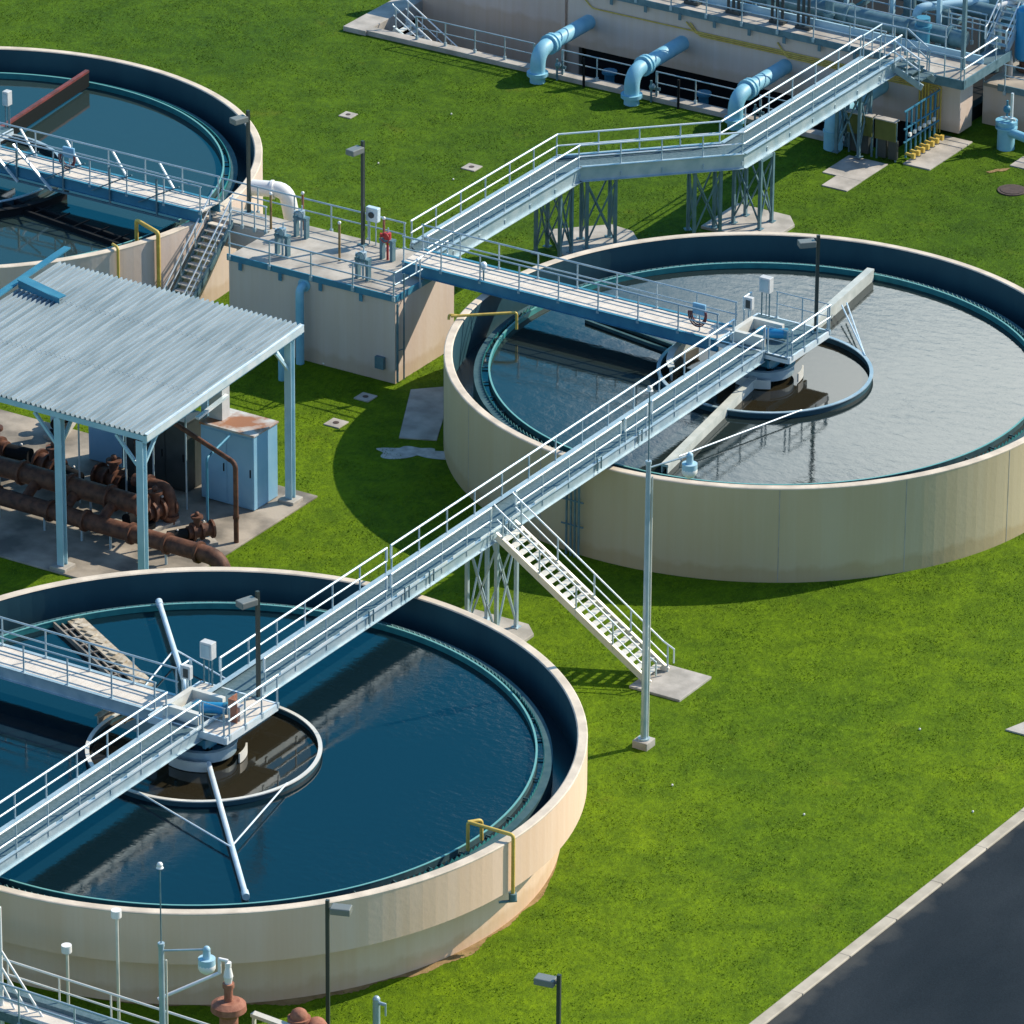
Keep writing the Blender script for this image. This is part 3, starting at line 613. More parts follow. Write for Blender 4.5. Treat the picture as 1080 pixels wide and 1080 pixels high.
# elevated three-leg walkway from the chamber to the upper works
ZU = 3.7
EW = thing('walkway_bridge', 'cranked grey walkway on four legged towers behind the silvery tank', 'walkway', (-15, 52, 3.2))
FAR = [(-17.35, 39.9), (-17.35, 51.0), (-12.45, 55.9), (-12.45, 67.7)]
NEAR = [(-15.95, 38.9), (-15.95, 50.45), (-11.05, 55.35), (-11.05, 68.7)]
v = [(x, y, ZU) for x, y in FAR]+[(x, y, ZU) for x, y in NEAR]; vb = [(x, y, ZU-.06) for x, y, _ in v]
b = MB().add(v, [(i, i+4, i+5, i+1) for i in range(3)]).add(vb, [(i+1, i+5, i+4, i) for i in range(3)]); b.build('deck', 'grate', EW)
for line, s in ((FAR, -1), (NEAR, 1)):
    b = MB()
    for p, q in zip(line, line[1:]):
        dd = Vector((q[0]-p[0], q[1]-p[1], 0)).normalized(); nn = Vector((dd.y, -dd.x, 0))*s
        girder(b, (*p, 0), (*q, 0), nn if s > 0 else -nn, ZU-.5, ZU+.16, fl=.18)
    b.build('girder', 'alu', EW)
railing(EW, [(x, y, ZU) for x, y in FAR], drop=.1); railing(EW, [(x, y, ZU) for x, y in NEAR], drop=.35)

def tower(x, y, rz, w_, d_, z1, label, m='leg_steel', foot=(2.6, 2.6), group='braced walkway towers'):
    T = thing('support_tower', label, 'support frame', (0, 0, 0), group)
    lg = []
    for i, j in ((-1, -1), (1, -1), (1, 1), (-1, 1)):
        MB().beam((i*w_/2, j*d_/2, .12), (i*w_/2, j*d_/2, z1), .13, .13).box(i*w_/2-.15, i*w_/2+.15, j*d_/2-.15, j*d_/2+.15, .12, .15).build('leg', m, T)
        lg.append((i*w_/2, j*d_/2))
    for k in range(4):
        a, c = lg[k], lg[(k+1) % 4]
        MB().beam((*a, .35), (*c, z1-.2), .06, .06).beam((*c, .35), (*a, z1-.2), .06, .06).beam((*a, z1-.06), (*c, z1-.06), .1, .12).build('cross_brace', m, T)
    if foot:
        a, c = foot[0]/2, foot[1]/2
        MB().prism([(-a, -c), (a, -c), (a, c*.5), (a*.6, c), (-a, c)], -.1, .12).build('footing', 'conc', T, bevel=.02)
    T.location = (x, y, 0); T.rotation_euler = (0, 0, rz); return T
tower(-16.7, 49.7, 0, 1.15, .9, ZU-.5, 'four legged tower at the first bend of the cranked walkway, left legs', foot=None)
tower(-15.75, 51.65, radians(45), 1.2, 1.0, ZU-.5, 'braced tower on a pale footing behind the left of the silvery tank', foot=(3.4, 3.6))
tower(-12.6, 54.9, radians(45), 1.1, 1.0, ZU-.5, 'left tower of the pair near the second bend of the cranked walkway', foot=None)
tower(-11.5, 57.0, 0, 1.25, 1.0, ZU-.5, 'right tower on the pale footing behind the middle of the silvery tank', foot=(3.2, 3.0))
tower(0.0, 18.35, 0, 1.25, 1.35, ZD-.34, 'braced grey tower under the stair landing of the long walkway', 'alu', foot=(2.9, 2.3))
tower(-11.9, 66.2, 0, 1.1, .9, ZU-.5, 'blue grey portal frame carrying the far end of the cranked walkway', foot=None)

# ------------------------------------------------------------------ stairs
def stairs(label, top, run, wd, zt, zb, n, axis, sm, tm, rm, group='metal staircases'):
    """top: centre of the top edge; axis: unit vector down the run"""
    T = thing('staircase', label, 'stairs', (top[0], top[1], 0), group)
    a = Vector(axis).normalized(); s = Vector((-a.y, a.x, 0)); U = Vector((0, 0, 1)); t0 = Vector((*top, 0))
    P = lambda t, k, z=0: t0+a*(run*t)+s*k+U*(zt+(zb-zt)*t+z)
    for k in (-wd/2, wd/2):
        MB().beam(P(0, k, -.12), P(1, k, -.0), .05, .30).beam(P(0, k, .03), P(1, k, .15), .12, .02).build('stringer', sm, T)
    for i in range(1, n):
        c = P(i/n, 0); b = MB().beam(c-s*(wd/2-.03), c+s*(wd/2-.03), .25, .05)
        b.build('tread', tm, T)
    for k in (-wd/2, wd/2):
        b = MB(); h = 1.0
        pts = [P(-.02, k, h+.02), P(0, k, h), P(.97, k, h), P(1.04, k, h-.02)+Vector((0, 0, .12)), P(1.04, k, h*.45)+Vector((0, 0, .1))]
        b.path(pts, .032); b.path([P(0, k, h*.55), P(1.0, k, h*.5)], .026)
        b.build('handrail', rm, T)
        for i in range(5): post(T, P(.04+i*.24, k), 1.0, .1, 'alu', False)
    return T
ST = stairs('pale metal staircase descending from the long walkway to the grass', (.62, 18.3), 6.45, 1.25, ZD, .12, 21, (1, 0, 0), 'alu_warm', 'alu_warm', 'alu_white')
struct(MB().prism([(6.5, 17.2), (8.6, 17.2), (8.6, 19.45), (6.5, 19.45)], -.1, .09).build('slab', 'conc', bevel=.02))
SC2 = stairs('steep dark treaded staircase between the teal water tank and the concrete chamber', (-25.12, 38.0), 4.3, .98, 3.8, .1, 18, (0, -1, 0), 'leg_steel', 'deck_pale', 'alu_white')

# ------------------------------------------------------------------ concrete chamber between the tanks
CH = thing('concrete_chamber', 'rectangular pale concrete chamber with railed top between the tanks', 'concrete structure', (-19, 37, 0))
MB().box(-22.9, -15.05, 35.2, 39.5, -.2, 3.62).build('wall', 'wall_pale', CH, bevel=.02)
MB().box(-26.3, -22.92, 38.05, 39.5, 2.6, 3.62).build('approach_slab', 'wall_pale', CH, bevel=.02)
MB().box(-22.86, -15.09, 35.24, 39.46, 3.62, 3.7).box(-26.28, -22.86, 38.1, 39.46, 3.62, 3.7).build('top_slab', 'conc_deck', CH)
b = MB(); b.box(-22.95, -15.0, 35.13, 35.19, 3.5, 3.76).box(-15.04, -14.98, 35.19, 39.5, 3.5, 3.76)
for x in (-22.3, -20.4, -18.5, -16.6): b.box(x-.08, x+.08, 35.1, 35.125, 3.2, 3.5)
b.build('edge_channel', 'blue_steel', CH)
railing(CH, [(-22.85, 35.1, 3.7), (-15.0, 35.1, 3.7), (-14.95, 36.9, 3.7)], m='alu', r=.037); railing(CH, [(-26.2, 39.55, 3.7), (-17.4, 39.6, 3.7)], m='alu', r=.037)
railing(CH, [(-24.75, 38.0, 3.7), (-22.95, 38.0, 3.7)], sp=.6, r=.037)
MB().path([(-14.98, 36.6, 4.25), (-14.98, 36.6, 4.8), (-14.98, 38.9, 4.8), (-14.98, 38.9, 4.25), (-14.98, 36.6, 4.25)], .034).build('handrail', 'alu_white', CH)
MB().tube((-14.9, 35.6, .1), (-14.9, 35.6, 4.6), .035, 8).tube((-15.0, 35.25, 1.4), (-14.9, 35.6, 1.4), .02, 6).tube((-14.97, 35.24, .1), (-14.97, 35.24, 3.4), .05, 8).build('conduit', 'leg_steel', CH)
MB().box(-15.9, -15.5, 35.02, 35.19, .55, 1.05).build('junction_box', 'leg_steel', CH)
b = MB().bend([(-19.3, 35.3, 3.25), (-19.3, 34.85, 3.25), (-19.3, 34.85, -.1)], .17, 14, .3); b.tube((-19.3, 35.21, 3.25), (-19.3, 35.15, 3.25), .28, 16)
tag(b.build('drain_pipe', 'pipe_blue'), 'light blue downpipe on the shaded front wall of the chamber', 'pipe')
b = MB().tube((-19.0, 33.1, -.05), (-19.0, 33.1, 1.9), .14, 12).tube((-19.0, 33.1, 1.9), (-19.0, 33.1, 2.0), .2, 12)
tag(b.build('stub_pipe', 'pipe_blue'), 'short upright blue pipe in the grass behind the shelter roof', 'pipe')

def valve(x, y, z, label, cap, h=1.35):
    T = thing('valve_stand', label, 'valve', (x, y, z), 'valve stands on the chamber')
    MB().box(x-.3, x-.18, y-.12, y+.12, z, z+.85).box(x+.18, x+.3, y-.12, y+.12, z, z+.85).box(x-.32, x+.32, y-.14, y+.14, z+.8, z+.9).build('frame', 'leg_steel', T)
    MB().tube((x, y, z), (x, y, z+.9), .05, 8).tube((x, y, z+.9), (x, y, z+1.15), .15, 12).tube((x, y, z+1.0), (x-.28, y-.12, z+1.05), .09, 10).build('actuator', cap, T)
    ring = MB()
    for i in range(12):
        a, c = 2*pi*i/12, 2*pi*(i+1)/12; ring.tube((x+.2*cos(a), y-.2, z+1.0+.2*sin(a)), (x+.2*cos(c), y-.2, z+1.0+.2*sin(c)), .02, 5)
    ring.build('handwheel', 'red' if cap == 'red' else 'leg_steel', T)
    MB().tube((x, y+.05, z+.9), (x, y+.05, z+h), .03, 6).build('stem_cover', 'alu', T)
    return T
valve(-21.5, 38.3, 3.7, 'second valve stand from the stairs, at the back of the chamber top', 'alu')
valve(-21.1, 36.35, 3.7, 'valve stand near the front railing at the stair end of the chamber', 'alu')
valve(-17.1, 36.05, 3.7, 'valve stand at the front right of the chamber top', 'alu')
valve(-17.35, 38.2, 3.7, 'valve stand with a red handwheel at the back right of the chamber', 'red')
for (x, y, z1, lab) in ((-21.9, 39.0, 5.25, 'thin orange marker post left of the chamber lamp'), (-17.75, 38.55, 5.25, 'thin orange marker post right of the chamber lamp'),
                        (-23.0, 38.35, 5.2, 'thin beige marker post at the stair end of the chamber'), (-18.9, 37.1, 5.3, 'thin brown marker post in front of the chamber lamp')):
    T = thing('marker_post', lab, 'marker post', (x, y, 3.7), 'marker posts on the chamber')
    MB().tube((x, y, 3.7), (x, y, z1), .05, 8).build('pole', 'rust_bright' if 'orange' in lab else 'soil', T); MB().ball((x, y, z1+.02), .075, 8).build('cap', 'white', T)
T = thing('control_box', 'small light blue meter box on legs at the chamber back rail', 'control box', (-18.7, 39.2, 3.7))
MB().box(-18.98, -18.42, 39.1, 39.35, 4.7, 5.3).build('case', 'alu_white', T, bevel=.03); MB().tube((-18.7, 39.09, 5.0), (-18.7, 39.06, 5.0), .13, 16).build('dial', 'dark_panel', T)
MB().tube((-18.85, 39.2, 3.7), (-18.85, 39.2, 4.7), .03).tube((-18.55, 39.2, 3.7), (-18.55, 39.2, 4.7), .03).build('leg', 'alu', T)
b = MB().bend([(-26.3, 41.9, 3.55), (-24.9, 42.3, 3.6), (-24.5, 42.4, 1.5)], .33, 16, .45); b.tube((-25.5, 42.1, 3.56), (-25.4, 42.14, 3.57), .4, 16)
tag(b.build('elbow_pipe', 'white'), 'large white elbow pipe curving down behind the chamber', 'pipe')

# ------------------------------------------------------------------ lamps
def lamp(x, y, z0, z1, rz, label):
    T = thing('lamp_post', label, 'lamp', (0, 0, 0), 'shoebox lamp posts')
    h = z1-z0
    MB().beam((0, 0, 0), (0, 0, h), .12, .12).build('pole', 'lamp', T); MB().box(-.17, .17, -.17, .17, 0, .04).build('base_plate', 'leg_steel', T)
    MB().box(.12, .78, -.21, .21, h-.42, h-.18).beam((0, 0, h-.3), (.16, 0, h-.3), .08, .1).build('head', 'lamp_top', T, bevel=.03)
    MB().box(.2, .7, -.16, .16, h-.432, h-.422).build('lens', 'lens', T)
    T.location = (x, y, z0); T.rotation_euler = (0, 0, rz); return T
lamp(-19.0, 38.95, 3.7, 8.15, radians(-100), 'dark lamp post on the concrete chamber beside the meter box')
lamp(-24.7, 39.3, 3.7, 8.1, radians(-110), 'dark lamp post in front of the lit wall of the teal water tank')
lamp(.8, 2.15, ZD, 8.4, radians(-110), 'dark lamp post on the centre platform of the near tank')
lamp(1.2, 39.75, ZD, 8.4, radians(-135), 'dark lamp post on the centre platform of the silvery tank')
p1 = at(346, 1085, 0); lamp(p1.x, p1.y, 0, 4.7, radians(20), 'grey lamp post on the grass before the cream tank, head to the right')
p2 = at(588, 1172, 0); lamp(p2.x, p2.y, 0, 4.9, radians(190), 'dark lamp post at the bottom edge, standing on the sunlit lawn')

# ------------------------------------------------------------------ control boxes on the platforms
for c, lab in ((0, 'grey control panel on posts on the platform of the near tank'), (38, 'tall grey control panel on posts on the platform of the silvery tank'), (None, 'grey control panel beside the walkway over the teal water')):
    x, y = (-1.2, c+2.05) if c is not None else (-37.2, 40.1)
    T = thing('control_box', lab, 'control box', (x, y, ZD), 'platform control panels')
    k = .24 if c is not None else .14
    MB().box(x-k, x+k, y-.15, y+.17, ZD+1.0, ZD+1.62).build('case', 'grey_box', T, bevel=.02); MB().box(x-k*.75, x+k*.75, y-.165, y-.152, ZD+1.06, ZD+1.54).build('door', 'alu', T)
    MB().tube((x-k*.7, y, ZD), (x-k*.7, y, ZD+1.0), .03).tube((x+k*.7, y, ZD), (x+k*.7, y, ZD+1.0), .03).tube((x, y+.05, ZD), (x, y+.05, ZD+1.0), .02).build('leg', 'leg_steel', T)
for (x, y, z, lab) in ((-1.3, .95, ZD, 'small grey switch box at the corner where the side walkway meets the near tank platform'), (-1.3, 38.95, ZD, 'small switch box at the corner of the silvery tank platform')):
    T = thing('switch_box', lab, 'control box', (x, y, z), 'small switch boxes')
    MB().box(x-.17, x+.17, y-.1, y+.1, z+.65, z+1.15).build('case', 'grey_box', T, bevel=.02); MB().box(x-.1, x+.1, y-.112, y-.102, z+.72, z+1.05).build('door', 'dark_panel', T); MB().beam((x, y, z), (x, y, z+.65), .06, .06).build('leg', 'alu', T)
for c in (0, 38):
    T = thing('drive_motor', ('blue gear motor on the platform of the near tank' if c == 0 else 'blue gear motor on the platform of the silvery tank'), 'motor', (.4, c+.1, ZD), 'blue drive motors')
    MB().tube((-.1, c+.0, ZD+.28), (.62, c+.32, ZD+.3), .2, 16).build('body', 'bright_blue', T); MB().tube((.62, c+.32, ZD+.3), (.75, c+.38, ZD+.3), .22, 16).build('fan_cover', 'blue_steel', T)
    MB().box(-.35, .0, c-.2, c+.2, ZD, ZD+.45).build('gearbox', 'blue_steel', T, bevel=.03)
T = thing('cabinet', 'rusty open cabinet on the near tank platform beside the lamp post', 'cabinet', (1.1, .3, ZD))
MB().box(.95, 1.3, .1, .14, ZD, ZD+.85).box(.95, .99, .14, .6, ZD, ZD+.85).build('side_panel', 'rust_bright', T); MB().box(1.0, 1.3, .3, .6, ZD, ZD+.5).build('body', 'grey_box', T)

def hose(x, y, z, label):
    T = thing('hose_rack', label, 'hose', (x, y, z), 'hose racks on side walkways')
    b = MB()
    for k in range(3):
        r = .3+.05*k
        for i in range(18):
            a, c = pi*.95+pi*1.15*i/18, pi*.95+pi*1.15*(i+1)/18; b.tube((x+r*cos(a), y-.04*k, z+.75+1.25*r*sin(a)), (x+r*cos(c), y-.04*k, z+.75+1.25*r*sin(c)), .03, 6)
    b.build('hose', 'hose', T); MB().box(x-.28, x+.28, y, y+.12, z+.7, z+1.15).build('box', 'cab_blue', T, bevel=.03)
    MB().tube((x, y+.1, z), (x, y+.1, z+.7), .03).build('leg', 'alu', T)
hose(-2.7, 37.5, 4.3, 'dark red hose coiled under a blue box on the silvery tank walkway')
hose(-32.3, 37.5, 4.3, 'dark red hose bundle on the walkway over the teal water')
T = thing('sensor', 'small white sensor head on the blue sided walkway near the chamber', 'sensor', (-12.3, 37.3, 4.3))
MB().tube((-12.3, 37.3, 4.0), (-12.3, 37.3, 4.8), .035).build('stem', 'leg_steel', T); MB().ball((-12.3, 37.3, 4.95), .14, 10).tube((-12.3, 37.3, 4.75), (-12.3, 37.3, 4.95), .1, 10).build('head', 'alu_white', T)

# ------------------------------------------------------------------ yellow pipes, conduits
def ypipe(pts, label, r=.06, extra=()):
    b = MB().bend(pts, r, 10, .12, 4)
    for e in extra: b.bend(e, r, 10, .12, 4)
    return tag(b.build('spray_pipe', 'yellow'), label, 'pipe')
t = radians(-4.5); R_ = 13.0
def rad(r, deg, z): return (r*cos(radians(deg)), r*sin(radians(deg)), z)
YP = ypipe([rad(11.5, -6.6, 3.1), rad(11.5, -6.6, 4.15), rad(13.12, -5.0, 4.05), rad(13.12, -5.0, 1.7)], 'yellow bent pipe hanging over the sunlit rim of the cream tank', .065,
           [[rad(11.5, -6.6, 4.14), rad(11.75, -4.6, 4.14), rad(11.75, -4.6, 3.4)]])
b = MB().tube(rad(13.12, -5, 1.9), rad(13.12, -5, 1.65), .14, 10).tube(rad(12.8, -6.5, 1.6), rad(13.2, -4.5, 1.6), .05, 8)
b.build('valve', 'leg_steel', YP)
ypipe([(-11.9, 34.3, 3.95), (-9.9, 35.9, 4.0), (-9.9, 35.9, 3.3)], 'yellow pipe poking over the left rim of the silvery tank', .055, [[(-12.0, 34.3, 3.8), (-12.0, 34.3, 4.0), (-11.7, 34.5, 3.95)]])
def cr(r, deg, z): return (-38+r*cos(radians(deg)), 38+r*sin(radians(deg)), z)
ypipe([cr(11.2, -15.5, 3.4), cr(11.2, -15.5, 4.3), cr(12.42, -15.0, 4.1), cr(12.42, -15.0, .5)], 'larger yellow pipe over the teal tank rim beside the stairs', .085)
ypipe([cr(12.0, -24, 3.95), cr(12.4, -24, 3.95), cr(12.4, -24, .5)], 'smaller yellow pipe on the teal tank wall behind the shelter roof', .06)
b = MB()
for i, dx in enumerate((0, .22, .42, .62)): b.tube((-1.25+dx, 25.55-.05*i, 0), (-1.25+dx, 25.55-.05*i, 4.0), .045, 8)
for z in (1.3, 2.3): b.beam((-1.4, 25.42, z), (-.45, 25.42, z), .05, .05)
tag(b.build('conduit_bundle', 'leg_steel'), 'bundle of vertical grey conduits on the tan tank wall under the walkway', 'conduit')
b = MB()
for i in range(3): b.tube((-12.55-.12*i, 36.9+.3*i, 0), (-12.4-.05*i, 37.0+.25*i, 3.4), .04, 6)
b.ball((-12.6, 36.2, .9), .12, 8)
tag(b.build('conduit_bundle', 'blue_steel'), 'thin dark conduits climbing the left side of the tan tank', 'conduit')

# ------------------------------------------------------------------ camera poles
def cctv(x, y, ztop, zmast, ax, ay, label, r=.12):
    T = thing('camera_pole', label, 'camera pole', (x, y, 0), 'surveillance camera poles')
    MB().prism([(x-.3, y-.3), (x+.3, y-.3), (x+.3, y+.3), (x-.3, y+.3)], -.1, .28).build('footing', 'conc', T, bevel=.03)
    MB().tube((x, y, .28), (x, y, ztop), r, 12, r*.72).tube((x, y, ztop), (x, y, ztop+.12), r*.9, 12).tube((x, y, .28), (x, y, .34), r*1.8, 12).build('pole', 'alu', T)
    MB().tube((x+r*.8, y+r, .3), (x+r*.8, y+r, ztop-.5), .03, 6).build('conduit', 'alu_warm', T)
    MB().tube((x, y, ztop), (x, y, zmast), .022, 6).build('mast', 'leg_steel', T)
    MB().tube((x, y, zmast), (x, y, zmast+.1), .12, 12, .05).ball((x, y, zmast+.1), .1, 8).build('lightning_cap', 'white', T)
    ex, ey = x+ax, y+ay
    MB().tube((x, y, ztop-.15), (ex, ey, ztop+.02), .035, 8).build('arm', 'alu', T)
    cm = MB().tube((ex, ey, ztop+.02), (ex, ey, ztop-.28), .11, 12, .13).ball((ex, ey, ztop+.02), .12, 10).tube((ex, ey, ztop-.28), (ex, ey, ztop-.5), .27, 16, .27).build('camera', 'steel_pale', T)
    MB().ball((ex, ey, ztop-.55), .28, 14, 1.0).build('dome', 'white', cm)
    return T
cctv(9.3, 13.56, 10.85, 13.6, .85, 1.35, 'tall slim camera pole rising in front of the tan tank beside the staircase')
p = at(170, 998, 8.0); cctv(p.x, p.y, 8.0, 10.7, 1.3, .55, 'blue grey camera pole in front of the cream tank wall, bottom left')

# ------------------------------------------------------------------ shelter
SH = thing('open_shelter', 'open sided shelter with ribbed light blue metal roof over rusty pipework', 'shelter', (-18, 19, 0))
x0, x1, y0, y1, zf, zb_ = -23.4, -12.15, 14.15, 24.35, 6.42, 7.05
def zr(y): return zf+(zb_-zf)*(y-y0)/(y1-y0)
b = MB(); pitch = .22; n = int((x1-x0)/pitch); prof = []
for i in range(n):
    xx = x0+i*pitch
    prof += [(xx, 0), (xx+.13, 0), (xx+.145, .10), (xx+.19, .10)]
prof.append((x0+n*pitch, 0)); k = len(prof)
secs = [y0, 17.8, 17.81, 21.6, 21.61, y1]; offs = [0, 0, .012, .012, .024, .024]
v = []
for y, o in zip(secs, offs): v += [(px, y, zr(y)+h+o) for px, h in prof]
f = [(a*k+i, a*k+i+1, (a+1)*k+i+1, (a+1)*k+i) for a in range(5) for i in range(k-1)]
b.add(v, f); rf = b.build('roof', 'sheet', SH)
sm_ = rf.modifiers.new('thick', 'SOLIDIFY'); sm_.thickness = .012; sm_.offset = -1
b = MB()
for x in (x0+.05, -20.0, -16.15, x1-.12): b.beam((x, y0+.02, zr(y0)-.17), (x, y1-.02, zr(y1)-.17), .16, .30)
b.build('rafter', 'steel_pale', SH)
b = MB()
for y in (y0+.08, 18, 21.5, y1-.08): b.beam((x0, y, zr(y)-.13), (x1, y, zr(y)-.13), .13, .22)
b.build('purlin', 'steel_pale', SH)
MB().beam((x1+.03, y0-.03, zr(y0)-.08), (x1+.03, y1+.03, zr(y1)-.08), .04, .26).beam((x1-.02, y0-.03, zr(y0)+.07), (x1-.02, y1+.03, zr(y1)+.07), .16, .03).build('fascia', 'alu_white', SH)
for x, y in ((-23.2, 14.3), (-20.0, 14.3), (-16.15, 14.3), (-12.5, 14.3), (-12.35, 23.75), (-16.15, 23.75), (-20.0, 23.75), (-23.2, 23.75)):
    pst = MB().box(x-.15, x+.15, y-.13, y-.10, .2, zr(y)-.3).box(x-.15, x+.15, y+.10, y+.13, .2, zr(y)-.3).box(x-.02, x+.02, y-.1, y+.1, .2, zr(y)-.3).build('post', 'steel_pale', SH)
    MB().box(x-.35, x+.35, y-.35, y+.35, -.1, .2).build('footing', 'conc', pst, bevel=.03)
for (x, y) in ((-16.15, 14.3), (-12.5, 14.3)):
    MB().beam((x, y, 4.9), (x-1.1, y, 6.1), .12, .1).build('knee_brace', 'steel_pale', SH)
    MB().beam((x, y, 4.9), (x, y+1.1, 6.15), .12, .1).build('knee_brace', 'steel_pale', SH)
b = MB()
b.beam((-12.35, 23.75, 5.4), (-12.35, 22.8, 6.5), .1, .1); b.beam((-12.35, 23.75, 5.4), (-13.3, 23.75, 6.5), .1, .1)
b.build('knee_brace', 'steel_pale', SH)
# raised ventilator at the back left of the roof
b = MB(); zc = zr(22)
b.beam((-23.5, 17.5, zr(17.5)+.16), (-23.5, 25.2, zr(25)+.3), .30, .06)
b.beam((-23.3, 21.9, zc+.42), (-21.2, 21.6, zc+.22), .45, .04).beam((-23.3, 21.72, zc+.24), (-21.2, 21.42, zc+.12), .03, .28)
b.build('roof_vent', 'blue_steel', SH)
struct(MB().prism([(-30, 13.9), (-12.0, 13.9), (-11.75, 16.0), (-11.75, 24.7), (-30, 24.7)], -.2, .07).build('slab', 'conc_dirty', bevel=.02))

# rusty pipework under the shelter
def flange(b, p, ax, r, t=.06):
    p = Vector(p); a = Vector(ax).normalized(); b.tube(p-a*t, p+a*t, r, 16)
def bigpipe(pts, r, m, label, fl=(), rad_=.6, name='pipe_run', cat='pipe', group='rusty pipes under the shelter', stands=()):
    T = thing(name, label, cat, (pts[0][0], pts[0][1], 0), group)
    MB().bend(pts, r, 18, rad_, 8).build('pipe', m, T)
    for p, a in fl:
        b = MB(); flange(b, p, a, r*1.28); b.build('flange', m, T)
    for (x, y, z) in stands:
        MB().tube((x, y, .07), (x, y, z), .05, 8).tube((x, y, z-.04), (x, y, z), .16, 10).build('stand', 'alu', T)
    return T
bigpipe([(-24.5, 16.6, .95), (-10.65, 16.6, .95), (-10.35, 16.6, -.5)], .33, 'rust', 'long low rusty pipe along the front of the shelter, bending into the grass',
        [((x, 16.6, .95), (1, 0, 0)) for x in (-20.8, -18.3, -16.7, -14.6, -13.0, -11.6)], stands=[(-20.7, 16.6, .7), (-18.6, 16.6, .7), (-16.9, 16.6, .7), (-15.6, 16.6, .7), (-13.1, 16.6, .7)])
bigpipe([(-25.5, 17.75, 1.55), (-14.9, 17.75, 1.55)], .38, 'rust', 'thick raised rusty pipe running behind the low front pipe',
        [((x, 17.75, 1.55), (1, 0, 0)) for x in (-22.9, -20.4, -18.2, -16.4, -14.95)], stands=[(-21.5, 17.75, 1.3), (-17.3, 17.75, 1.3)])
bigpipe([(-26, 21.6, 4.6), (-17.8, 21.6, 4.6), (-17.8, 21.6, .1)], .14, 'rust', 'thin overhead rusty pipe dropping down beside the dark cabinets', [((-17.8, 21.6, 2.0), (0, 0, 1))], .3)
bigpipe([(-26, 23.2, 5.4), (-12.0, 19.6, 3.3), (-12.0, 19.6, .0)], .095, 'rust', 'thin rusty vent pipe reaching to the front of the blue cabinet', [((-12, 19.6, 1.1), (0, 0, 1))], .25)
bigpipe([(-13.6, 21.6, 3.3), (-13.15, 19.4, 3.3), (-13.15, 19.4, .0)], .05, 'blue_steel', 'thin dark blue conduit standing before the blue cabinet', rad_=.15)
def pump(x, y, label, s=1.0, rz=0):
    T = thing('pump', label, 'pump', (0, 0, 0), 'rusty pumps and valves under the shelter')
    MB().tube((0, 0, .75), (0, 1.15, .75), .3, 16).tube((0, .2, .75), (0, .3, .75), .42, 16).tube((0, .6, .75), (0, .7, .75), .42, 16).tube((0, 1.1, .75), (0, 1.2, .75), .42, 16).build('body', 'rust', T)
    MB().tube((0, .45, .9), (0, .45, 1.45), .17, 12).tube((0, .45, 1.4), (0, .45, 1.5), .28, 12).ball((0, .45, 1.58), .12, 8).build('bonnet', 'rust', T)
    MB().tube((0, -.9, .75), (0, -.05, .75), .24, 14).box(-.3, .3, -.9, .2, .15, .45).build('motor', 'black', T)
    MB().ball((.1, -.5, 1.02), .05, 8).ball((.05, .75, 1.2), .05, 8).build('name_plate', 'white', T)
    MB().box(-.35, .35, -1.0, 1.3, .07, .2).build('base', 'conc', T)
    T.location = (x, y, 0); T.rotation_euler = (0, 0, rz); T.scale = (s, s, s); return T
pump(-15.4, 18.6, 'rusty pump set right of the corner post of the shelter', 1.05, radians(-15))
pump(-17.6, 20.3, 'rusty pump behind the thick raised pipe, nearest the dark cabinets', 1.1, radians(80))
pump(-20.2, 20.0, 'rusty pump in the middle of the shelter behind the raised pipe', 1.1, radians(75))
pump(-23.0, 20.3, 'rusty pump at the left end of the shelter', 1.15, radians(95))
pump(-13.3, 18.3, 'small rusty pump with bright cap standing right of the shelter corner', .85, radians(-35))
pump(-23.3, 24.3, 'rusty valve group at the far left back of the shelter', .95, radians(20))
b = MB().bend([(-15.0, 19.6, .1), (-15.0, 19.6, 1.5), (-16.6, 19.6, 1.5)], .25, 14, .45)
for z in (.4,): flange(b, (-15, 19.6, z), (0, 0, 1), .35)
flange(b, (-15.9, 19.6, 1.5), (1, 0, 0), .35); flange(b, (-16.2, 19.6, 1.5), (1, 0, 0), .35)
tag(b.build('elbow_pipe', 'rust'), 'rusty elbow pipe turning down beside the pumps', 'pipe', 'rusty pipes under the shelter')
for i, (x, y) in enumerate(((-19.6, 17.0), (-17.8, 16.6), (-16.1, 17.3))):
    b = MB().bend([(x, 17.8, 1.5), (x, 17.4, 1.4), (x, 16.7, 1.0)], .2, 12, .3)
    flange(b, (x, 17.5, 1.43), (0, 1, .1), .3)
    tag(b.build('branch_pipe', 'rust'), ['leftmost rusty branch joining the two front pipes', 'middle rusty branch joining the two front pipes', 'rightmost rusty branch joining the two front pipes'][i], 'pipe', 'rusty pipes under the shelter')
for i, (x, y) in enumerate(((-21.7, 17.3), (-18.9, 19.3), (-16.75, 19.3), (-16.2, 20.3), (-15.2, 21.0))):
    tag(MB().tube((x, y, .07), (x, y, 6.2), .035, 6).build('hanger_rod', 'alu'), 'thin grey vertical rod hanging from the shelter roof', 'rod', 'vertical rods under the shelter')
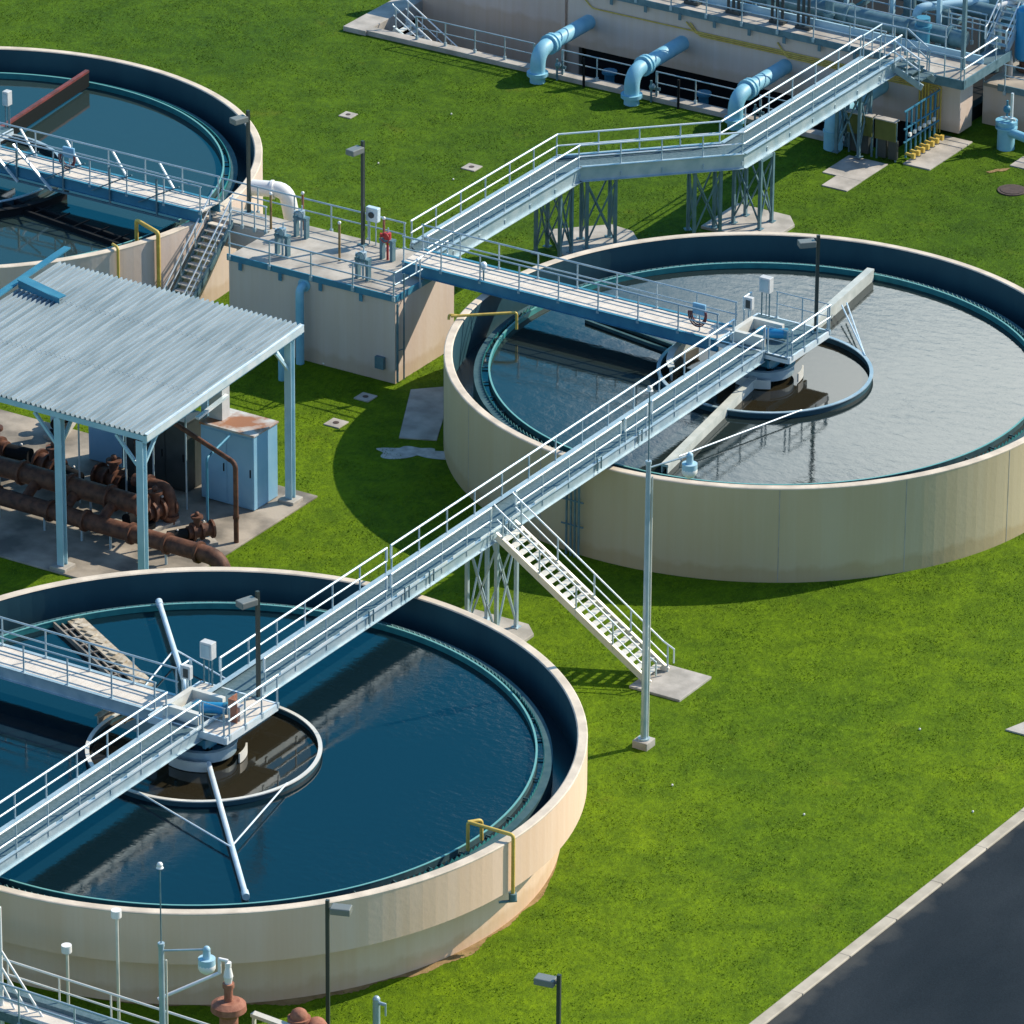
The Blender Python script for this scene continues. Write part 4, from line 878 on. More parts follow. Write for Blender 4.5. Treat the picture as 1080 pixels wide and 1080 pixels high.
def cabinet(x0, x1, y0, y1, z1, m, top, label, doors=2, hand='black'):
    T = thing('cabinet', label, 'cabinet', ((x0+x1)/2, (y0+y1)/2, 0), 'electrical cabinets')
    MB().box(x0, x1, y0, y1, .1, z1-.08).build('body', m, T, bevel=.02); MB().box(x0-.04, x1+.04, y0-.04, y1+.04, z1-.08, z1).build('top', top, T, bevel=.01)
    w_ = (x1-x0)/doors
    for i in range(doors): 
        d = MB().box(x0+i*w_+.03, x0+(i+1)*w_-.03, y0-.025, y0-.002, .2, z1-.18).build('door', m, T)
        MB().box(x0+(i+1)*w_-.16, x0+(i+1)*w_-.12, y0-.06, y0-.026, z1*.45, z1*.55).build('handle', hand, d)
    return T
M['rusty_top'] = mat('rust stained top', (.30, .13, .06), .7, c2=(.50, .52, .52), scale=.9, lo=.42, hi=.55)
cabinet(-15.35, -12.95, 22.2, 23.8, 3.2, 'cab_blue', 'rusty_top', 'large light blue cabinet with rust stained top at the shelter corner')
cabinet(-18.9, -16.0, 22.2, 23.3, 3.0, 'dark_panel', 'dark_panel', 'wide dark grey cabinet left of the blue cabinet', 3)
cabinet(-20.9, -19.3, 22.7, 23.6, 2.6, 'cab_blue', 'alu', 'small blue cabinet behind the rods at the shelter back', 1)
T = thing('support_bar', 'white flat bar and bracket sticking out above the blue cabinet', 'bar', (-14.5, 21.5, 4.2)); MB().beam((-14.6, 20.9, 4.0), (-14.6, 22.9, 4.2), .16, .1).build('bar', 'alu_white', T); MB().box(-15.3, -14.7, 22.7, 23.2, 3.2, 4.6).build('bracket', 'grey_box', T)

# ------------------------------------------------------------------ upper works
UW = thing('concrete_channel', 'long grey concrete channel building with railed deck at the top of the view', 'building', (-19, 72, 0))
MB().box(-28.7, -9.0, 70.35, 71.5, .15, 2.85).build('wall', 'wall_pale', UW, bevel=.02)
MB().box(-28.3, -9.4, 71.3, 90, -2.2, .6).build('dark_recess', 'black', UW)  # black block puts the shade under and behind the deck into colour
MB().box(-28.75, -8.3, 70.28, 71.52, 2.85, 3.05).box(-12.35, -8.3, 69.2, 70.27, 2.75, 3.04).build('deck_slab', 'conc_deck', UW)
b = MB().box(-28.8, -12.4, 70.22, 70.275, 2.8, 3.1).box(-8.3, -8.24, 69.2, 73.5, 2.7, 3.12).box(-12.35, -8.3, 69.14, 69.195, 2.7, 3.12)
for i in range(10): b.box(-28.2+i*1.75, -28.05+i*1.75, 70.18, 70.215, 2.55, 2.85)
b.build('edge_channel', 'leg_steel', UW)
railing(UW, [(-28.7, 70.2, 3.05), (-12.6, 70.2, 3.05)], m='alu', r=.037); railing(UW, [(-10.9, 69.2, 3.05), (-8.35, 69.2, 3.05)], m='alu', r=.03, sp=.9)
railing(UW, [(-8.3, 69.25, 3.05), (-8.3, 72.2, 3.05)], sp=2.9)
railing(UW, [(-28.5, 71.6, 3.3), (-13, 71.6, 3.3), (-10.4, 71.6, 3.3)], m='alu', r=.037)
MB().box(-28.4, -8.6, 71.53, 71.62, 2.6, 3.4).build('kick_wall', 'steel_pale', UW)
MB().box(-9.3, -8.35, 71.65, 73.6, 2.8, 3.03).build('landing', 'grate', UW)
b = MB()
for i in range(4):
    z = 2.15-.085*i+.0; y = 70.28-.001*i; xs = (-27.9, -22.6, -22.4, -18.0)[i]
    b.bend([(xs, y, 2.5+.1*(i == 0)), (xs+.5, y, z), (-9.9-.13*i, y, z), (-9.9-.13*i, y, .05)], .035, 8, .12, 3)
UC = tag(b.build('conduit_run', 'yellow'), 'yellow conduits running along the grey channel wall and down at its corner', 'conduit')
b = MB()
for i in range(4): b.tube((-10.5-.14*i, 70.26, .1), (-10.5-.14*i, 70.26, 2.2), .05, 8)
b.build('riser', 'yellow', UC)
# recess left of the channel, with its back wall and stairs going down
RC = thing('retaining_wall', 'recessed grey wall and pale slab left of the concrete channel', 'wall', (-33, 70, 0))
MB().box(-37.3, -28.75, 71.4, 71.7, -2.0, 2.9).box(-29.6, -29.4, 71.25, 71.39, -1.9, 2.9).build('back_wall', 'wall_pale', RC)
MB().box(PIT[0]+.3, PIT[1]-.02, PIT[2]+.02, 71.38, -2.1, -1.9).build('pit_floor', 'launder', RC)
MB().box(-38.2, -37.0, 66.7, 74, -.5, .22).box(-37.0, -12.3, 66.8, 67.34, -2.1, .22).build('kerb_wall', 'conc', RC, bevel=.02)
MB().prism([(-38.2, 74.0), (-36.9, 74.0), (-36.9, 84.0), (-38.2, 84.0)], -.2, .2).build('slab', 'conc', RC)
PX = (-27.6, -22.8, -17.6)
def fence(xa, xb, lab):
    T = thing('guard_rail', lab, 'railing', (xa, 67.1, .22), 'guard rails along the pit edge'); railing(T, [(xa, 67.1, .22), (xb, 67.1, .22)], m='alu', sp=1.6, r=.03, drop=0, close=True); return T
fence(-34.6, -28.4, 'grey guard rail left of the leftmost blue pipe'); fence(-27.0, -23.4, 'grey guard rail between the left and middle blue pipes')
fence(-22.2, -18.2, 'grey guard rail between the middle and right blue pipes'); fence(-17.0, -13.4, 'grey guard rail behind the cranked walkway, right of the blue pipes')
T = stairs('small metal stair going down into the pit at the top of the view', (-36.3, 68.4), 3.2, 1.0, .2, -1.8, 11, (1, 0, 0), 'alu', 'alu_warm', 'alu_white')
for i, x in enumerate(PX):
    T = thing('inlet_pipe', ['leftmost', 'middle', 'rightmost'][i]+' of the three large light blue pipes sloping out of the channel wall', 'pipe', (x, 67, 0), 'three large blue elbow pipes')
    MB().bend([(x, 70.4, 1.45), (x, 66.05, 1.45), (x, 66.05, -.2)], .34, 20, .75, 8).build('pipe', 'pipe_blue', T)
    b = MB(); flange(b, (x, 67.0, 1.45), (0, 1, 0), .46); flange(b, (x, 67.25, 1.45), (0, 1, 0), .46); b.build('flange', 'pipe_blue', T)
    b = MB(); flange(b, (x, 66.05, .4), (0, 0, 1), .48, .08); b.build('flange', 'pipe_blue', T)
    MB().tube((x+.6, 66.7, 0), (x+.6, 66.7, 1.0), .05, 8).tube((x+.75, 66.9, 0), (x+.75, 66.9, .9), .04, 8).ball((x+.62, 66.75, .7), .16, 8).box(x+.4, x+.9, 66.9, 67.0, .5, .62).build('bracket', 'leg_steel', T)
    MB().tube((x+2.0, 66.65, 0), (x+2.0, 66.65, 1.35), .06, 8).build('marker_post', 'black', T)
    T2 = thing('pit_valve', 'dark blue valve down in the pit right of the '+['left', 'middle', 'right'][i]+' blue pipe', 'valve', (x+1.9, 69, -1.9), 'valves down in the pit')
    MB().tube((x+1.9, 69, -1.9), (x+1.9, 69, -.1), .22, 12).tube((x+1.9, 69, -.9), (x+1.9, 69, -.7), .38, 12).tube((x+1.9, 69, -.15), (x+1.9, 69, -.02), .34, 12).build('body', 'blue_steel', T2)
# fourth blue pipe under the cranked walkway, meter panels and yellow manifold
T = thing('inlet_pipe', 'large light blue pipe beside the olive panels under the cranked walkway', 'pipe', (-12.9, 67, 0))
MB().bend([(-12.9, 70.4, 1.6), (-12.9, 66.3, 1.6), (-12.9, 66.3, -.1)], .42, 20, .8, 8).build('pipe', 'pipe_blue', T); b = MB(); flange(b, (-12.9, 66.3, .8), (0, 0, 1), .46, .05); b.build('flange', 'pipe_blue', T)
for i, (xa, xb) in enumerate(((-12.2, -11.0), (-10.85, -9.85))):
    T = thing('meter_panel', ['left', 'right'][i]+' olive green backboard with dark instruments on posts', 'panel', (xa, 66.2, 0), 'olive meter panels')
    MB().box(xa, xb, 66.2, 66.28, .95, 1.85).build('board', 'olive', T); MB().box(xa-.03, xb+.03, 66.12, 66.5, 1.852, 1.9).build('top', 'conc', T)
    for k in range(2): MB().box(xa+.12+k*.5, xa+.5+k*.5, 66.3, 66.5, .1, .92).build('instrument', 'dark_panel', T)
    MB().beam((xa+.05, 66.35, 0), (xa+.05, 66.35, 1.8), .07, .07).build('post', 'leg_steel', T); MB().beam((xb-.05, 66.35, 0), (xb-.05, 66.35, 1.8), .07, .07).build('post', 'leg_steel', T)
T = thing('pipe_manifold', 'rack of thin blue pipes with yellow and white valves beside the olive panels', 'manifold', (-9.6, 68, 0))
b = MB()
for i in range(7): y = 66.7+i*.42; b.tube((-9.6, y, .15), (-9.6, y, 2.3), .045, 6)
for z in (.9, 1.5, 2.3): b.beam((-9.6, 66.5, z), (-9.6, 69.6, z), .06, .06)
b.build('pipe', 'blue_steel', T)
b = MB()
for i in range(7): y = 66.7+i*.42; MB().tube((-9.6, y, .35), (-9.15, y, .3), .07, 6).box(-9.3, -9.15, y-.08, y+.08, .2, .42).build('valve', 'yellow', T)
b = MB()
for i in range(6): b.box(-9.56, -9.46, 66.8+i*.42, 66.95+i*.42, 1.1, 1.25)
b.build('gauge', 'white', T)
struct(MB().box(-11.9, -10.0, 63.6, 65.9, -.1, .045).box(-11.2, -9.98, 62.3, 63.58, -.1, .05).build('slab', 'conc', bevel=.01))
struct(MB().box(-9.5, -8.2, 66.3, 70.1, -.1, .06).build('slab', 'conc', bevel=.01))
b = MB().tube((-8.9, 70.6, 2.2), (-8.9, 70.6, 0), .09, 8)
# right hand part
RW = thing('retaining_wall', 'low shaded wall with equipment deck at the top right corner', 'wall', (-3, 73, 0))
MB().box(-8.95, 14, 72.35, 84, -.3, 1.75).build('wall', 'wall_pale', RW); MB().box(-8.94, 14, 72.3, 84, 1.75, 1.9).build('deck_slab', 'conc_dirty', RW)
railing(RW, [(-7.9, 72.2, 1.9), (8, 72.2, 1.9)], m='alu', r=.03, drop=.3); MB().box(-8.2, 14, 72.22, 72.28, 1.7, 2.0).build('edge_channel', 'leg_steel', RW)
def eq_pipe(pts, r, m, label, fl=(), rad_=.5): return bigpipe(pts, r, m, label, fl, rad_, group='pipes on the upper deck')
eq_pipe([(-26, 73.1, 3.3), (-10.3, 73.1, 3.3)], .40, 'leg_steel', 'thick grey blue pipe lying along the upper deck', [((x, 73.1, 3.3), (1, 0, 0)) for x in (-21.5, -17.0, -16.0, -13.0, -11.0)])
eq_pipe([(-26, 76.0, 3.6), (-9.0, 76.0, 3.6)], .35, 'leg_steel', 'second grey pipe behind the thick pipe on the upper deck', [((x, 76.0, 3.6), (1, 0, 0)) for x in (-18, -13, -9.5)])
eq_pipe([(-11.9, 72.2, .6), (-11.9, 72.2, 4.3)], .3, 'blue_steel', 'upright dark pipe at the right end of the upper deck', [((-11.9, 72.2, 3.9), (0, 0, 1))])
eq_pipe([(-14.2, 75.2, .6), (-14.2, 75.2, 5.5)], .28, 'leg_steel', 'upright grey pipe in the middle of the upper deck', [((-14.2, 75.2, 4.4), (0, 0, 1))])
for i, x in enumerate((-23.0, -20.9, -18.7, -17.4)):
    b = MB()
    for k in range(3): b.tube((x+.2*k, 71.0+.1*k, 3.05), (x+.2*k, 71.0+.1*k, 5.6), .07, 8)
    b.box(x-.1, x+.6, 70.9, 71.3, 3.05, 3.2)
    tag(b.build('gate_spindle', 'dark_panel'), ['first', 'second', 'third', 'fourth'][i]+' cluster of dark upright rods from the left on the channel deck', 'rods', 'rod clusters on the channel deck')
tag(MB().beam((-9.07, 70.6, 3.05), (-9.07, 70.6, 7.4), .16, .16).build('column', 'leg_steel'), 'tall dark green column at the corner of the upper deck', 'column')
stairs('light metal staircase rising from the upper deck on the far right', (-8.9, 75.9), 2.6, 1.0, 5.4, 3.05, 11, (0, -1, 0), 'alu', 'alu', 'alu_white')
stairs('second metal staircase behind, at the top right corner', (-8.1, 76.6), 3.2, 1.0, 5.6, 2.0, 13, (1, -.05, 0), 'alu', 'alu', 'alu_white')
T = thing('pressure_vessel', 'bright blue upright vessel on the equipment deck, top right', 'tank', (-8.1, 74.4, 1.9))
MB().tube((-8.1, 74.4, 2.6), (-8.1, 74.4, 4.7), .42, 24).ball((-8.1, 74.4, 4.7), .42, 24, .5).ball((-8.1, 74.4, 2.6), .42, 24, .5).build('shell', 'bright_blue', T)
MB().tube((-8.1, 74.4, 1.9), (-8.1, 74.4, 2.4), .2, 12).tube((-8.1, 74.4, 2.0), (-8.1, 74.4, 2.1), .35, 12).build('base', 'rust', T); MB().tube((-8.1, 74.4, 4.9), (-8.1, 74.4, 5.3), .1, 10).tube((-8.5, 74.2, 5.2), (-7.7, 74.6, 5.2), .1, 10).build('fitting', 'white', T)
eq_pipe([(-8.9, 73.9, 1.9), (-8.9, 73.9, 2.9), (-8.3, 73.5, 2.9), (-8.3, 73.5, 1.9)], .13, 'conc', 'small beige looped pipe left of the blue vessel', rad_=.4)
eq_pipe([(-8.2, 74.8, 2.3), (2.0, 74.8, 2.3)], .35, 'leg_steel', 'low grey pipe behind the railing at the right edge')
T = thing('hydrant', 'bright blue flanged stand pipe on the grass at the right edge', 'valve', (-6.7, 70.4, 0))
MB().tube((-6.7, 70.3, 0), (-6.7, 70.3, 1.25), .38, 20).tube((-6.7, 70.3, 1.15), (-6.7, 70.3, 1.3), .48, 20).tube((-6.7, 70.3, .95), (-6.7, 70.3, 1.02), .48, 20).build('body', 'pipe_blue', T)
MB().tube((-6.6, 70.2, .85), (-5.2, 69.9, .8), .2, 14).build('branch', 'pipe_blue', T); MB().tube((-6.7, 70.3, 1.3), (-6.7, 70.3, 2.2), .05, 8).ball((-6.7, 70.3, 1.8), .18, 10).build('stem', 'blue_steel', T); MB().box(-6.5, -6.4, 70.2, 70.3, 1.3, 2.6).box(-6.8, -6.2, 70.1, 70.2, 1.4, 1.5).build('bracket', 'alu_white', T)
struct(MB().box(-5.6, -3.0, 68.6, 69.8, -.1, .05).build('slab', 'conc', bevel=.01))

T = thing('bridge_steps', 'short railed steps joining the cranked walkway to the grey channel deck', 'steps', (-10.5, 69, 3.05))
for i in range(3): MB().box(-11.0+.45*i, -10.56+.45*i, 68.0, 69.1, ZU-.12-.2*i, ZU-.06-.2*i).build('tread', 'grate', T)
MB().beam((-11.0, 68.0, ZU-.2), (-9.6, 68.0, ZU-.8), .05, .3).build('stringer', 'alu', T); MB().beam((-11.0, 69.12, ZU-.2), (-9.6, 69.12, ZU-.8), .05, .3).build('stringer', 'alu', T)
railing(T, [(-11.0, 67.95, ZU), (-9.7, 67.95, ZU-.6)], sp=.65); railing(T, [(-12.4, 67.75, ZU), (-12.4, 69.4, ZU), (-11.2, 69.5, ZU), (-9.9, 69.2, ZU-.6)], sp=.8, m='alu')
rndc = random.Random(21)
for i in range(7):
    x = -26+i*2.3; T = thing('pipe_support', ['first', 'second', 'third', 'fourth', 'fifth', 'sixth', 'seventh'][i]+' steel pipe support from the left behind the channel deck', 'support', (x, 74.2, .6), 'pipe supports behind the channel deck')
    MB().beam((x, 74.2, .6), (x, 74.2, 5.0), .18, .18).build('post', 'steel_pale', T); MB().beam((x, 72.4, 2.85), (x, 77, 2.85), .15, .2).build('arm', 'leg_steel', T)
for i, (xa, ya, xb, yb, z) in enumerate(((-22, 72.3, -22, 80, 4.2), (-19.5, 72.3, -19.5, 80, 4.5), (-13.2, 74, -10.2, 77.5, 3.9), (-16.7, 72.5, -16.7, 80, 4.3))):
    eq_pipe([(xa, ya, 1.0), (xa, ya, z), (xb, yb, z)], .2, 'leg_steel' if i % 2 else 'steel_pale', ['first', 'second', 'third', 'fourth'][i]+' bent cross pipe behind the channel deck', [((xa, ya, z-.9), (0, 0, 1))], .4)
railing(UW, [(-9.2, 73.7, 3.05), (-11.4, 73.7, 3.05)], sp=1, m='alu'); railing(RW, [(-8.9, 77.2, 2.6), (-4, 77.2, 2.6)], sp=.9)
for i, (x, y, h, r) in enumerate(((-24.6, 74.8, 2.6, .3), (-18.2, 75.4, 3.0, .35), (-12.6, 75.6, 2.8, .3), (-11.0, 76.8, 3.4, .28))):
    T = thing('filter_vessel', ['first', 'second', 'third', 'fourth'][i]+' dark grey blue vessel from the left behind the channel deck', 'tank', (x, y, .6), 'dark vessels behind the channel deck')
    MB().tube((x, y, .6), (x, y, .6+h), r*1.6, 20).ball((x, y, .6+h), r*1.6, 20, .4).build('shell', 'leg_steel', T); MB().tube((x, y, .6+h), (x, y, 1.5+h), .1, 10).tube((x-.3, y, 1.45+h), (x+.3, y, 1.45+h), .08, 10).build('fitting', 'grey_box', T)
for i, y in enumerate((74.5, 77.4, 79.5)):
    T = thing('guard_rail', ['nearest', 'middle', 'farthest'][i]+' of the grey guard rails behind the channel deck', 'railing', (-18, y, 3.0), 'guard rails behind the channel deck')
    railing(T, [(-27, y, 3.0+.3*i), (-10.0, y, 3.0+.3*i)], m='alu', drop=2.3+.3*i, foot=False)
tag(MB().tube((-9.6, 74.6, 4.5), (-8.9, 75.7, 4.7), .13, 12).build('light_pipe', 'white'), 'short thick white tube above the stairs at the top right', 'tube')

# ------------------------------------------------------------------ lids in the grass
def lid(x, y, s, label, rz=0):
    T = thing('access_cover', label, 'cover', (0, 0, 0), 'square concrete covers in the lawn')
    MB().box(-s/2, s/2, -s/2, s/2, -.1, .05).build('frame', 'conc', T, bevel=.02); MB().tube((0, 0, .05), (0, 0, .065), s*.17, 16).build('lid', 'iron', T); T.location = (x, y, 0); T.rotation_euler = (0, 0, rz)
lid(-32.35, 58.2, .62, 'square concrete cover alone in the upper lawn, left one'); lid(-24.65, 56.0, .68, 'square concrete cover in the lawn above the cranked walkway')
lid(-15.3, 33.45, .68, 'concrete cover nearer the chamber in the shaded lawn'); lid(-14.9, 30.75, .72, 'concrete cover farther from the chamber in the shaded lawn')
T = thing('manhole', 'round dark iron manhole in the lawn at the right edge', 'cover', (-4.2, 66.2, 0)); MB().tube((-4.2, 66.2, -.1), (-4.2, 66.2, .05), .62, 32).build('ring', 'iron', T); MB().tube((-4.2, 66.2, .05), (-4.2, 66.2, .07), .5, 32).build('lid', 'iron', T)
p = at(1082, 769, 0); struct(MB().prism([(p.x-.55, p.y-.5), (p.x+.8, p.y-.5), (p.x+.8, p.y+.6), (p.x-.2, p.y+.6)], -.1, .06).build('slab', 'conc'))
struct(MB().prism([(-14.2, 35.0), (-13.0, 36.2), (-10.75, 31.5), (-12.1, 30.9)], -.1, .05).build('slab', 'conc', bevel=.01))
tag(blob('fallen_branch', 'soil', *at(1053, 180, 0)[:2], .5, .14, .02, 1.1, rough=.7, seed=12), 'small tan clump of debris on the upper right lawn', 'debris')
for i, (px, py) in enumerate(((709, 829), (1026, 857), (399, 173), (476, 121), (478, 190), (848, 860), (970, 770))):
    p = at(px, py, 0); tag(MB().ball((p.x, p.y, .04), .045, 6).build('litter', 'white'), 'tiny white speck lying on the lawn', 'litter', 'white specks on the lawn')
for i, p in enumerate((at(1015, 134, 0), at(343, 384, 0))):
    tag(MB().ball((p.x, p.y, .08), .16, 8, .6).ball((p.x+.2, p.y+.1, .06), .1, 8, .6).build('litter', 'white'), ['white scrap on the shaded grass by the corner of the concrete channel', 'pale scrap on the grass below the chamber wall'][i], 'litter')

# ------------------------------------------------------------------ bottom left corner
BW = thing('access_walkway', 'railed walkway with beige deck crossing the bottom left corner', 'walkway', (4, -17, 0))
zb = 2.9; yf = -16.95; yn = -18.1
MB().box(-3, 14, yn+.05, yf-.25, zb-.06, zb).build('deck', 'soil' if False else 'deck_pale', BW); MB().box(-3, 14, yf-.24, yf+.05, zb-.1, zb+.16).box(-3, 14, yn-.05, yn+.04, zb-.3, zb+.02).build('girder', 'grate', BW)
railing(BW, [(-1.9, yf+.08, zb), (14, yf+.08, zb)], m='alu_warm', pm='alu_warm', sp=2.1, drop=.3); railing(BW, [(-1.0, yn-.08, zb), (14, yn-.08, zb)], m='alu', sp=2.1, drop=.3)
for x in (0, 6, 12): MB().box(x-.15, x+.15, yn, yf, -.1, zb-.32).build('pier', 'conc', BW)
for i, (px, yt, yb, lab) in enumerate(((73, 1003, 1095, 'shorter white capped pole in front of the cream tank'), (126, 966, 1105, 'taller white capped pole in front of the cream tank'))):
    p = at(px, yb, 0); z = 0
    while z < 12:
        q = Vector((p.x, p.y, z))-CAM; 
        if 540-(q.dot(UP)/q.dot(FWD))*FOC*1080 < yt: break
        z += .02
    T = thing('vent_pole', lab, 'pole', (p.x, p.y, 0), 'white capped poles')
    MB().tube((p.x, p.y, 0), (p.x, p.y, z), .05, 8).build('pole', 'alu_warm', T); MB().tube((p.x-.02, p.y, z-.05), (p.x-.02, p.y, z+.2), .17, 14).build('cap', 'white', T)
p = at(2, 1060, 2.9); T = thing('braced_post', 'white post with slanting stays at the bottom left edge', 'post', (p.x, p.y, 0))
MB().tube((p.x, p.y, 0), (p.x, p.y, 6.4), .07, 10).build('post', 'white', T)
MB().tube((p.x, p.y, 4.9), (p.x+1.65, p.y+.1, 2.7), .04, 8).tube((p.x, p.y, 4.3), (p.x+1.0, p.y+.1, 2.8), .04, 8).tube((p.x, p.y, 3.7), (p.x+.5, p.y, 2.9), .04, 8).build('stay', 'white', T)
p = at(241, 1050, 2.6); x, y = p.x, p.y
T = thing('rusty_valve', 'rusty bell shaped valve with white nozzle at the bottom edge', 'valve', (x, y, 0))
MB().tube((x, y, 0), (x, y, 2.0), .3, 20).tube((x, y, 1.95), (x, y, 2.1), .4, 20, .56).tube((x, y, 2.1), (x, y, 2.3), .58, 24, .56).tube((x, y, 2.3), (x, y, 2.42), .56, 24, .36).build('body', 'rust_bright', T)
MB().tube((x, y, 2.4), (x, y, 3.0), .14, 14).tube((x, y, 2.9), (x, y, 3.05), .19, 14).build('neck', 'rust_bright', T)
MB().tube((x, y, 3.05), (x, y, 3.3), .11, 14, .16).tube((x, y, 3.3), (x, y, 3.65), .16, 14, .09).tube((x, y, 3.65), (x, y, 3.8), .11, 10).build('nozzle', 'white', T)
MB().path([(x, y, 3.85), (x-.25, y-.12, 3.9), (x-.25, y-.12, 3.4), (x-1.75, y-1.4, 2.6)], .06).build('feed_pipe', 'white', T)
p = at(325, 1070, 1.8); x, y = p.x, p.y
T = thing('rusty_valve', 'rusty round bodied valve at the bottom edge, below the lamp post', 'valve', (x, y, 0))
MB().tube((x-.35, y, 0), (x-.35, y, 1.45), .3, 14).tube((x-.35, y, 1.45), (x-.35, y, 1.6), .38, 16).ball((x-.35, y, 1.62), .3, 14).build('body', 'rust_bright', T)
MB().tube((x+.05, y+.3, 1.2), (x+.55, y-.1, 1.2), .4, 20).tube((x+.55, y-.1, 1.2), (x+.62, y-.16, 1.2), .46, 20).build('disc', 'rust_bright', T)
p = at(283, 1073, 1.5); tag(MB().beam((p.x-.6, p.y, 1.45), (p.x+1.0, p.y-.1, 1.45), .25, .12).beam((p.x-.55, p.y, 0), (p.x-.55, p.y, 1.4), .1, .1).beam((p.x+.9, p.y, 0), (p.x+.9, p.y, 1.4), .1, .1).build('metal_bench', 'alu_warm'), 'low beige metal bar frame between the two rusty valves', 'frame')
p = at(397, 1054, 1.3); T = thing('water_tap', 'short grey standpipe with a tap on the lawn at the bottom edge', 'tap', (p.x, p.y, 0))
MB().tube((p.x, p.y, 0), (p.x, p.y, 1.3), .12, 12).ball((p.x, p.y, 1.3), .13, 10).build('pipe', 'alu', T); MB().tube((p.x, p.y, 1.2), (p.x+.35, p.y, 1.2), .06, 8).tube((p.x+.35, p.y, 1.25), (p.x+.35, p.y, .8), .03, 8).build('spout', 'alu', T)

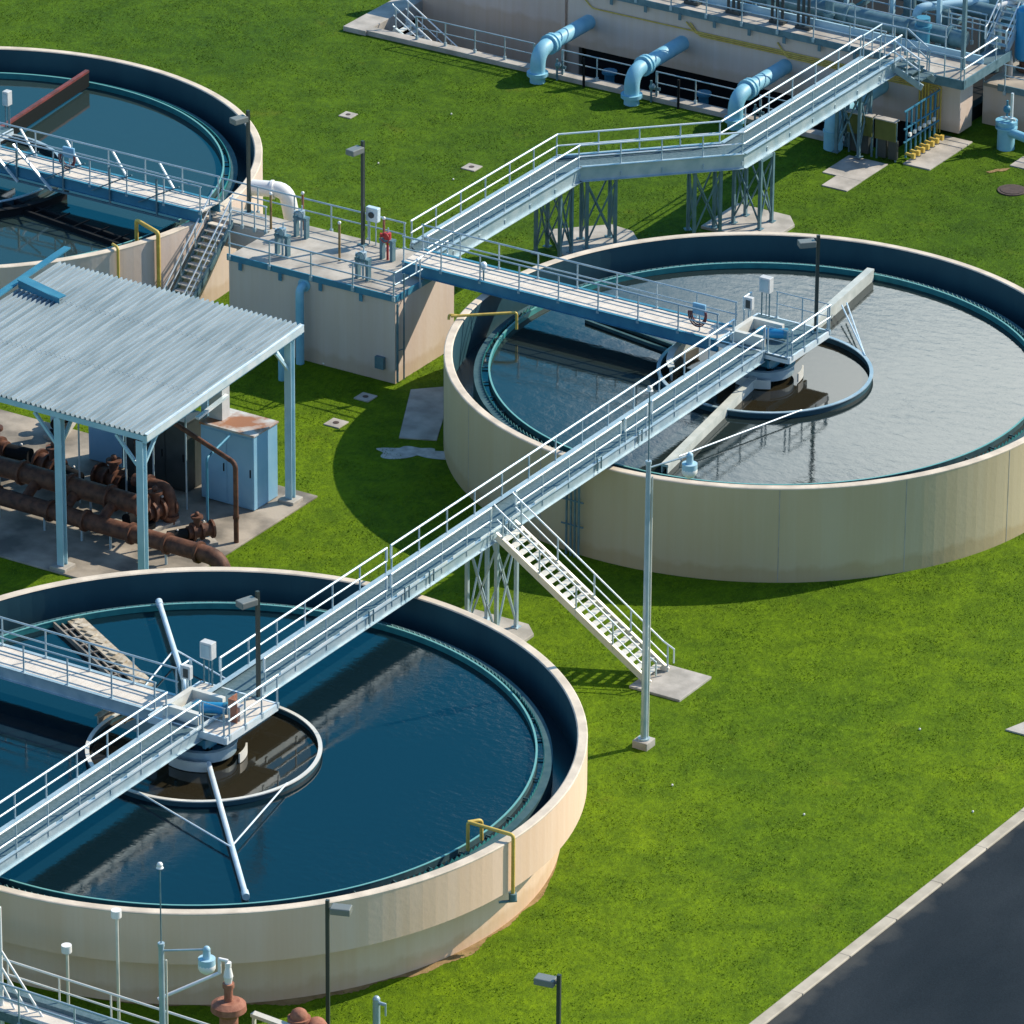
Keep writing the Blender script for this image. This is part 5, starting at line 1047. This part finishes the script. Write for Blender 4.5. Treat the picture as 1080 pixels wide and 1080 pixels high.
# ------------------------------------------------------------------ blades of grass over the lawn in view
import numpy as np
def grass_blades():
    rg = np.random.default_rng(3)
    cs = [at(px, py, 0) for px, py in ((-30, -30), (1110, -30), (1110, 1110), (-30, 1110))]
    lo = np.array([min(c.x for c in cs), min(c.y for c in cs)]); hi = np.array([max(c.x for c in cs), max(c.y for c in cs)])
    N = 950000; p = lo+(hi-lo)*rg.random((N, 2))
    ok = np.ones(N, bool)
    for i in range(4):                       # inside the patch of lawn that is ever in view
        a, b_ = cs[i], cs[(i+1) % 4]; e = (b_.x-a.x)*(p[:, 1]-a.y)-(b_.y-a.y)*(p[:, 0]-a.x); ok &= (e < 0)
    for cx, cy, r in ((0, 0, 12.25), (0, 38, 12.33), (-38, 38, 12.33), (-4.2, 66.2, .66)): ok &= np.hypot(p[:, 0]-cx, p[:, 1]-cy) > r
    for x0, x1, y0, y1 in ((-40, -11.7, 13.8, 24.8), (-22.9, -15.05, 35.2, 39.5), (6.4, 8.65, 17.15, 19.5), (-38.3, -8.9, 66.6, 120), (-9, 20, 72.3, 120), (-12, -9.9, 62.2, 66), (-9.6, -8.1, 66.2, 70.2),
                           (-18.5, -14.2, 49.4, 53.6), (-13.3, -9.8, 55.3, 58.6), (-1.5, 1.5, 17.1, 19.6), (-32.7, -32.0, 57.8, 58.6), (-25.05, -24.25, 55.6, 56.4), (-15.7, -14.9, 33.1, 33.8), (-15.3, -14.5, 30.3, 31.15),
                           (9.0, 9.6, 13.2, 13.9), (-13.0, -11.6, 31.3, 35.8), (-11.7, -9.6, 29.6, 30.7), (-5.7, -2.9, 68.5, 69.9), (-7.2, -5, 69.7, 70.8)):
        j = .09*rg.random(N)**2; ok &= ~((p[:, 0] > x0+j) & (p[:, 0] < x1-j) & (p[:, 1] > y0+j) & (p[:, 1] < y1-j))
    ok &= p[:, 0] < 22.38+.019*(p[:, 1]+1.6)-.02
    ang = np.arctan2(p[:, 1], p[:, 0]); ok &= ~((np.hypot(p[:, 0], p[:, 1]) < 12.28+.25*rg.random(N)) & (ang > radians(-60)) & (ang < radians(10)))
    dens = .5+.28*np.sin(p[:, 0]*1.9+1.3*np.sin(p[:, 1]*.8))+.28*np.sin(p[:, 1]*2.3+1.7*np.sin(p[:, 0]*1.1+2)); ok &= rg.random(N) < np.clip(dens+.25, .15, 1)
    p = p[ok]; n = len(p)
    a = rg.random(n)*2*pi; h = .018+.036*rg.random(n)*np.clip(dens[ok]+.4, .5, 1.3); wd = .014+.016*rg.random(n); ln_ = .03+.05*rg.random(n); la = rg.random(n)*2*pi
    v = np.zeros((n, 3, 3)); dx, dy = np.cos(a)*wd, np.sin(a)*wd
    v[:, 0, 0] = p[:, 0]-dx; v[:, 0, 1] = p[:, 1]-dy; v[:, 1, 0] = p[:, 0]+dx; v[:, 1, 1] = p[:, 1]+dy
    v[:, 2, 0] = p[:, 0]+np.cos(la)*ln_; v[:, 2, 1] = p[:, 1]+np.sin(la)*ln_; v[:, 2, 2] = h; v[:, :2, 2] = -.005
    me = bpy.data.meshes.new('grass'); me.vertices.add(3*n); me.vertices.foreach_set('co', v.ravel()); me.loops.add(3*n); me.loops.foreach_set('vertex_index', np.arange(3*n, dtype=np.int32))
    me.polygons.add(n); me.polygons.foreach_set('loop_start', np.arange(0, 3*n, 3, dtype=np.int32)); me.polygons.foreach_set('loop_total', np.full(n, 3, np.int32)); me.update(calc_edges=True)
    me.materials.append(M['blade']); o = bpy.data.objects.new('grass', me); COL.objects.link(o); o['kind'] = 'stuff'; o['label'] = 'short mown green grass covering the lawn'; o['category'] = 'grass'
M['blade'] = mat('grass blade', (.092, .180, .0012), .8, c2=(.152, .25, .0015), scale=14, detail=3, spec=.3)
_n = M['blade'].node_tree; _b = _n.nodes['Principled BSDF']; _src = _b.inputs['Base Color'].links[0].from_socket
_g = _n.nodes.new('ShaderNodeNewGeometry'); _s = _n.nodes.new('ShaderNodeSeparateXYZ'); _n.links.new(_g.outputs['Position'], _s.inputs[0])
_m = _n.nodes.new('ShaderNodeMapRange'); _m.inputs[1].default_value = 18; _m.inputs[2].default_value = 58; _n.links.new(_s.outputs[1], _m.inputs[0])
_l = _n.nodes.new('ShaderNodeMix'); _l.data_type = 'RGBA'; _n.links.new(_m.outputs[0], _l.inputs[0]); _l.inputs[6].default_value = (1, 1, 1, 1); _l.inputs[7].default_value = (.58, .70, 2.2, 1)  # blades follow the same darker, less yellow shift
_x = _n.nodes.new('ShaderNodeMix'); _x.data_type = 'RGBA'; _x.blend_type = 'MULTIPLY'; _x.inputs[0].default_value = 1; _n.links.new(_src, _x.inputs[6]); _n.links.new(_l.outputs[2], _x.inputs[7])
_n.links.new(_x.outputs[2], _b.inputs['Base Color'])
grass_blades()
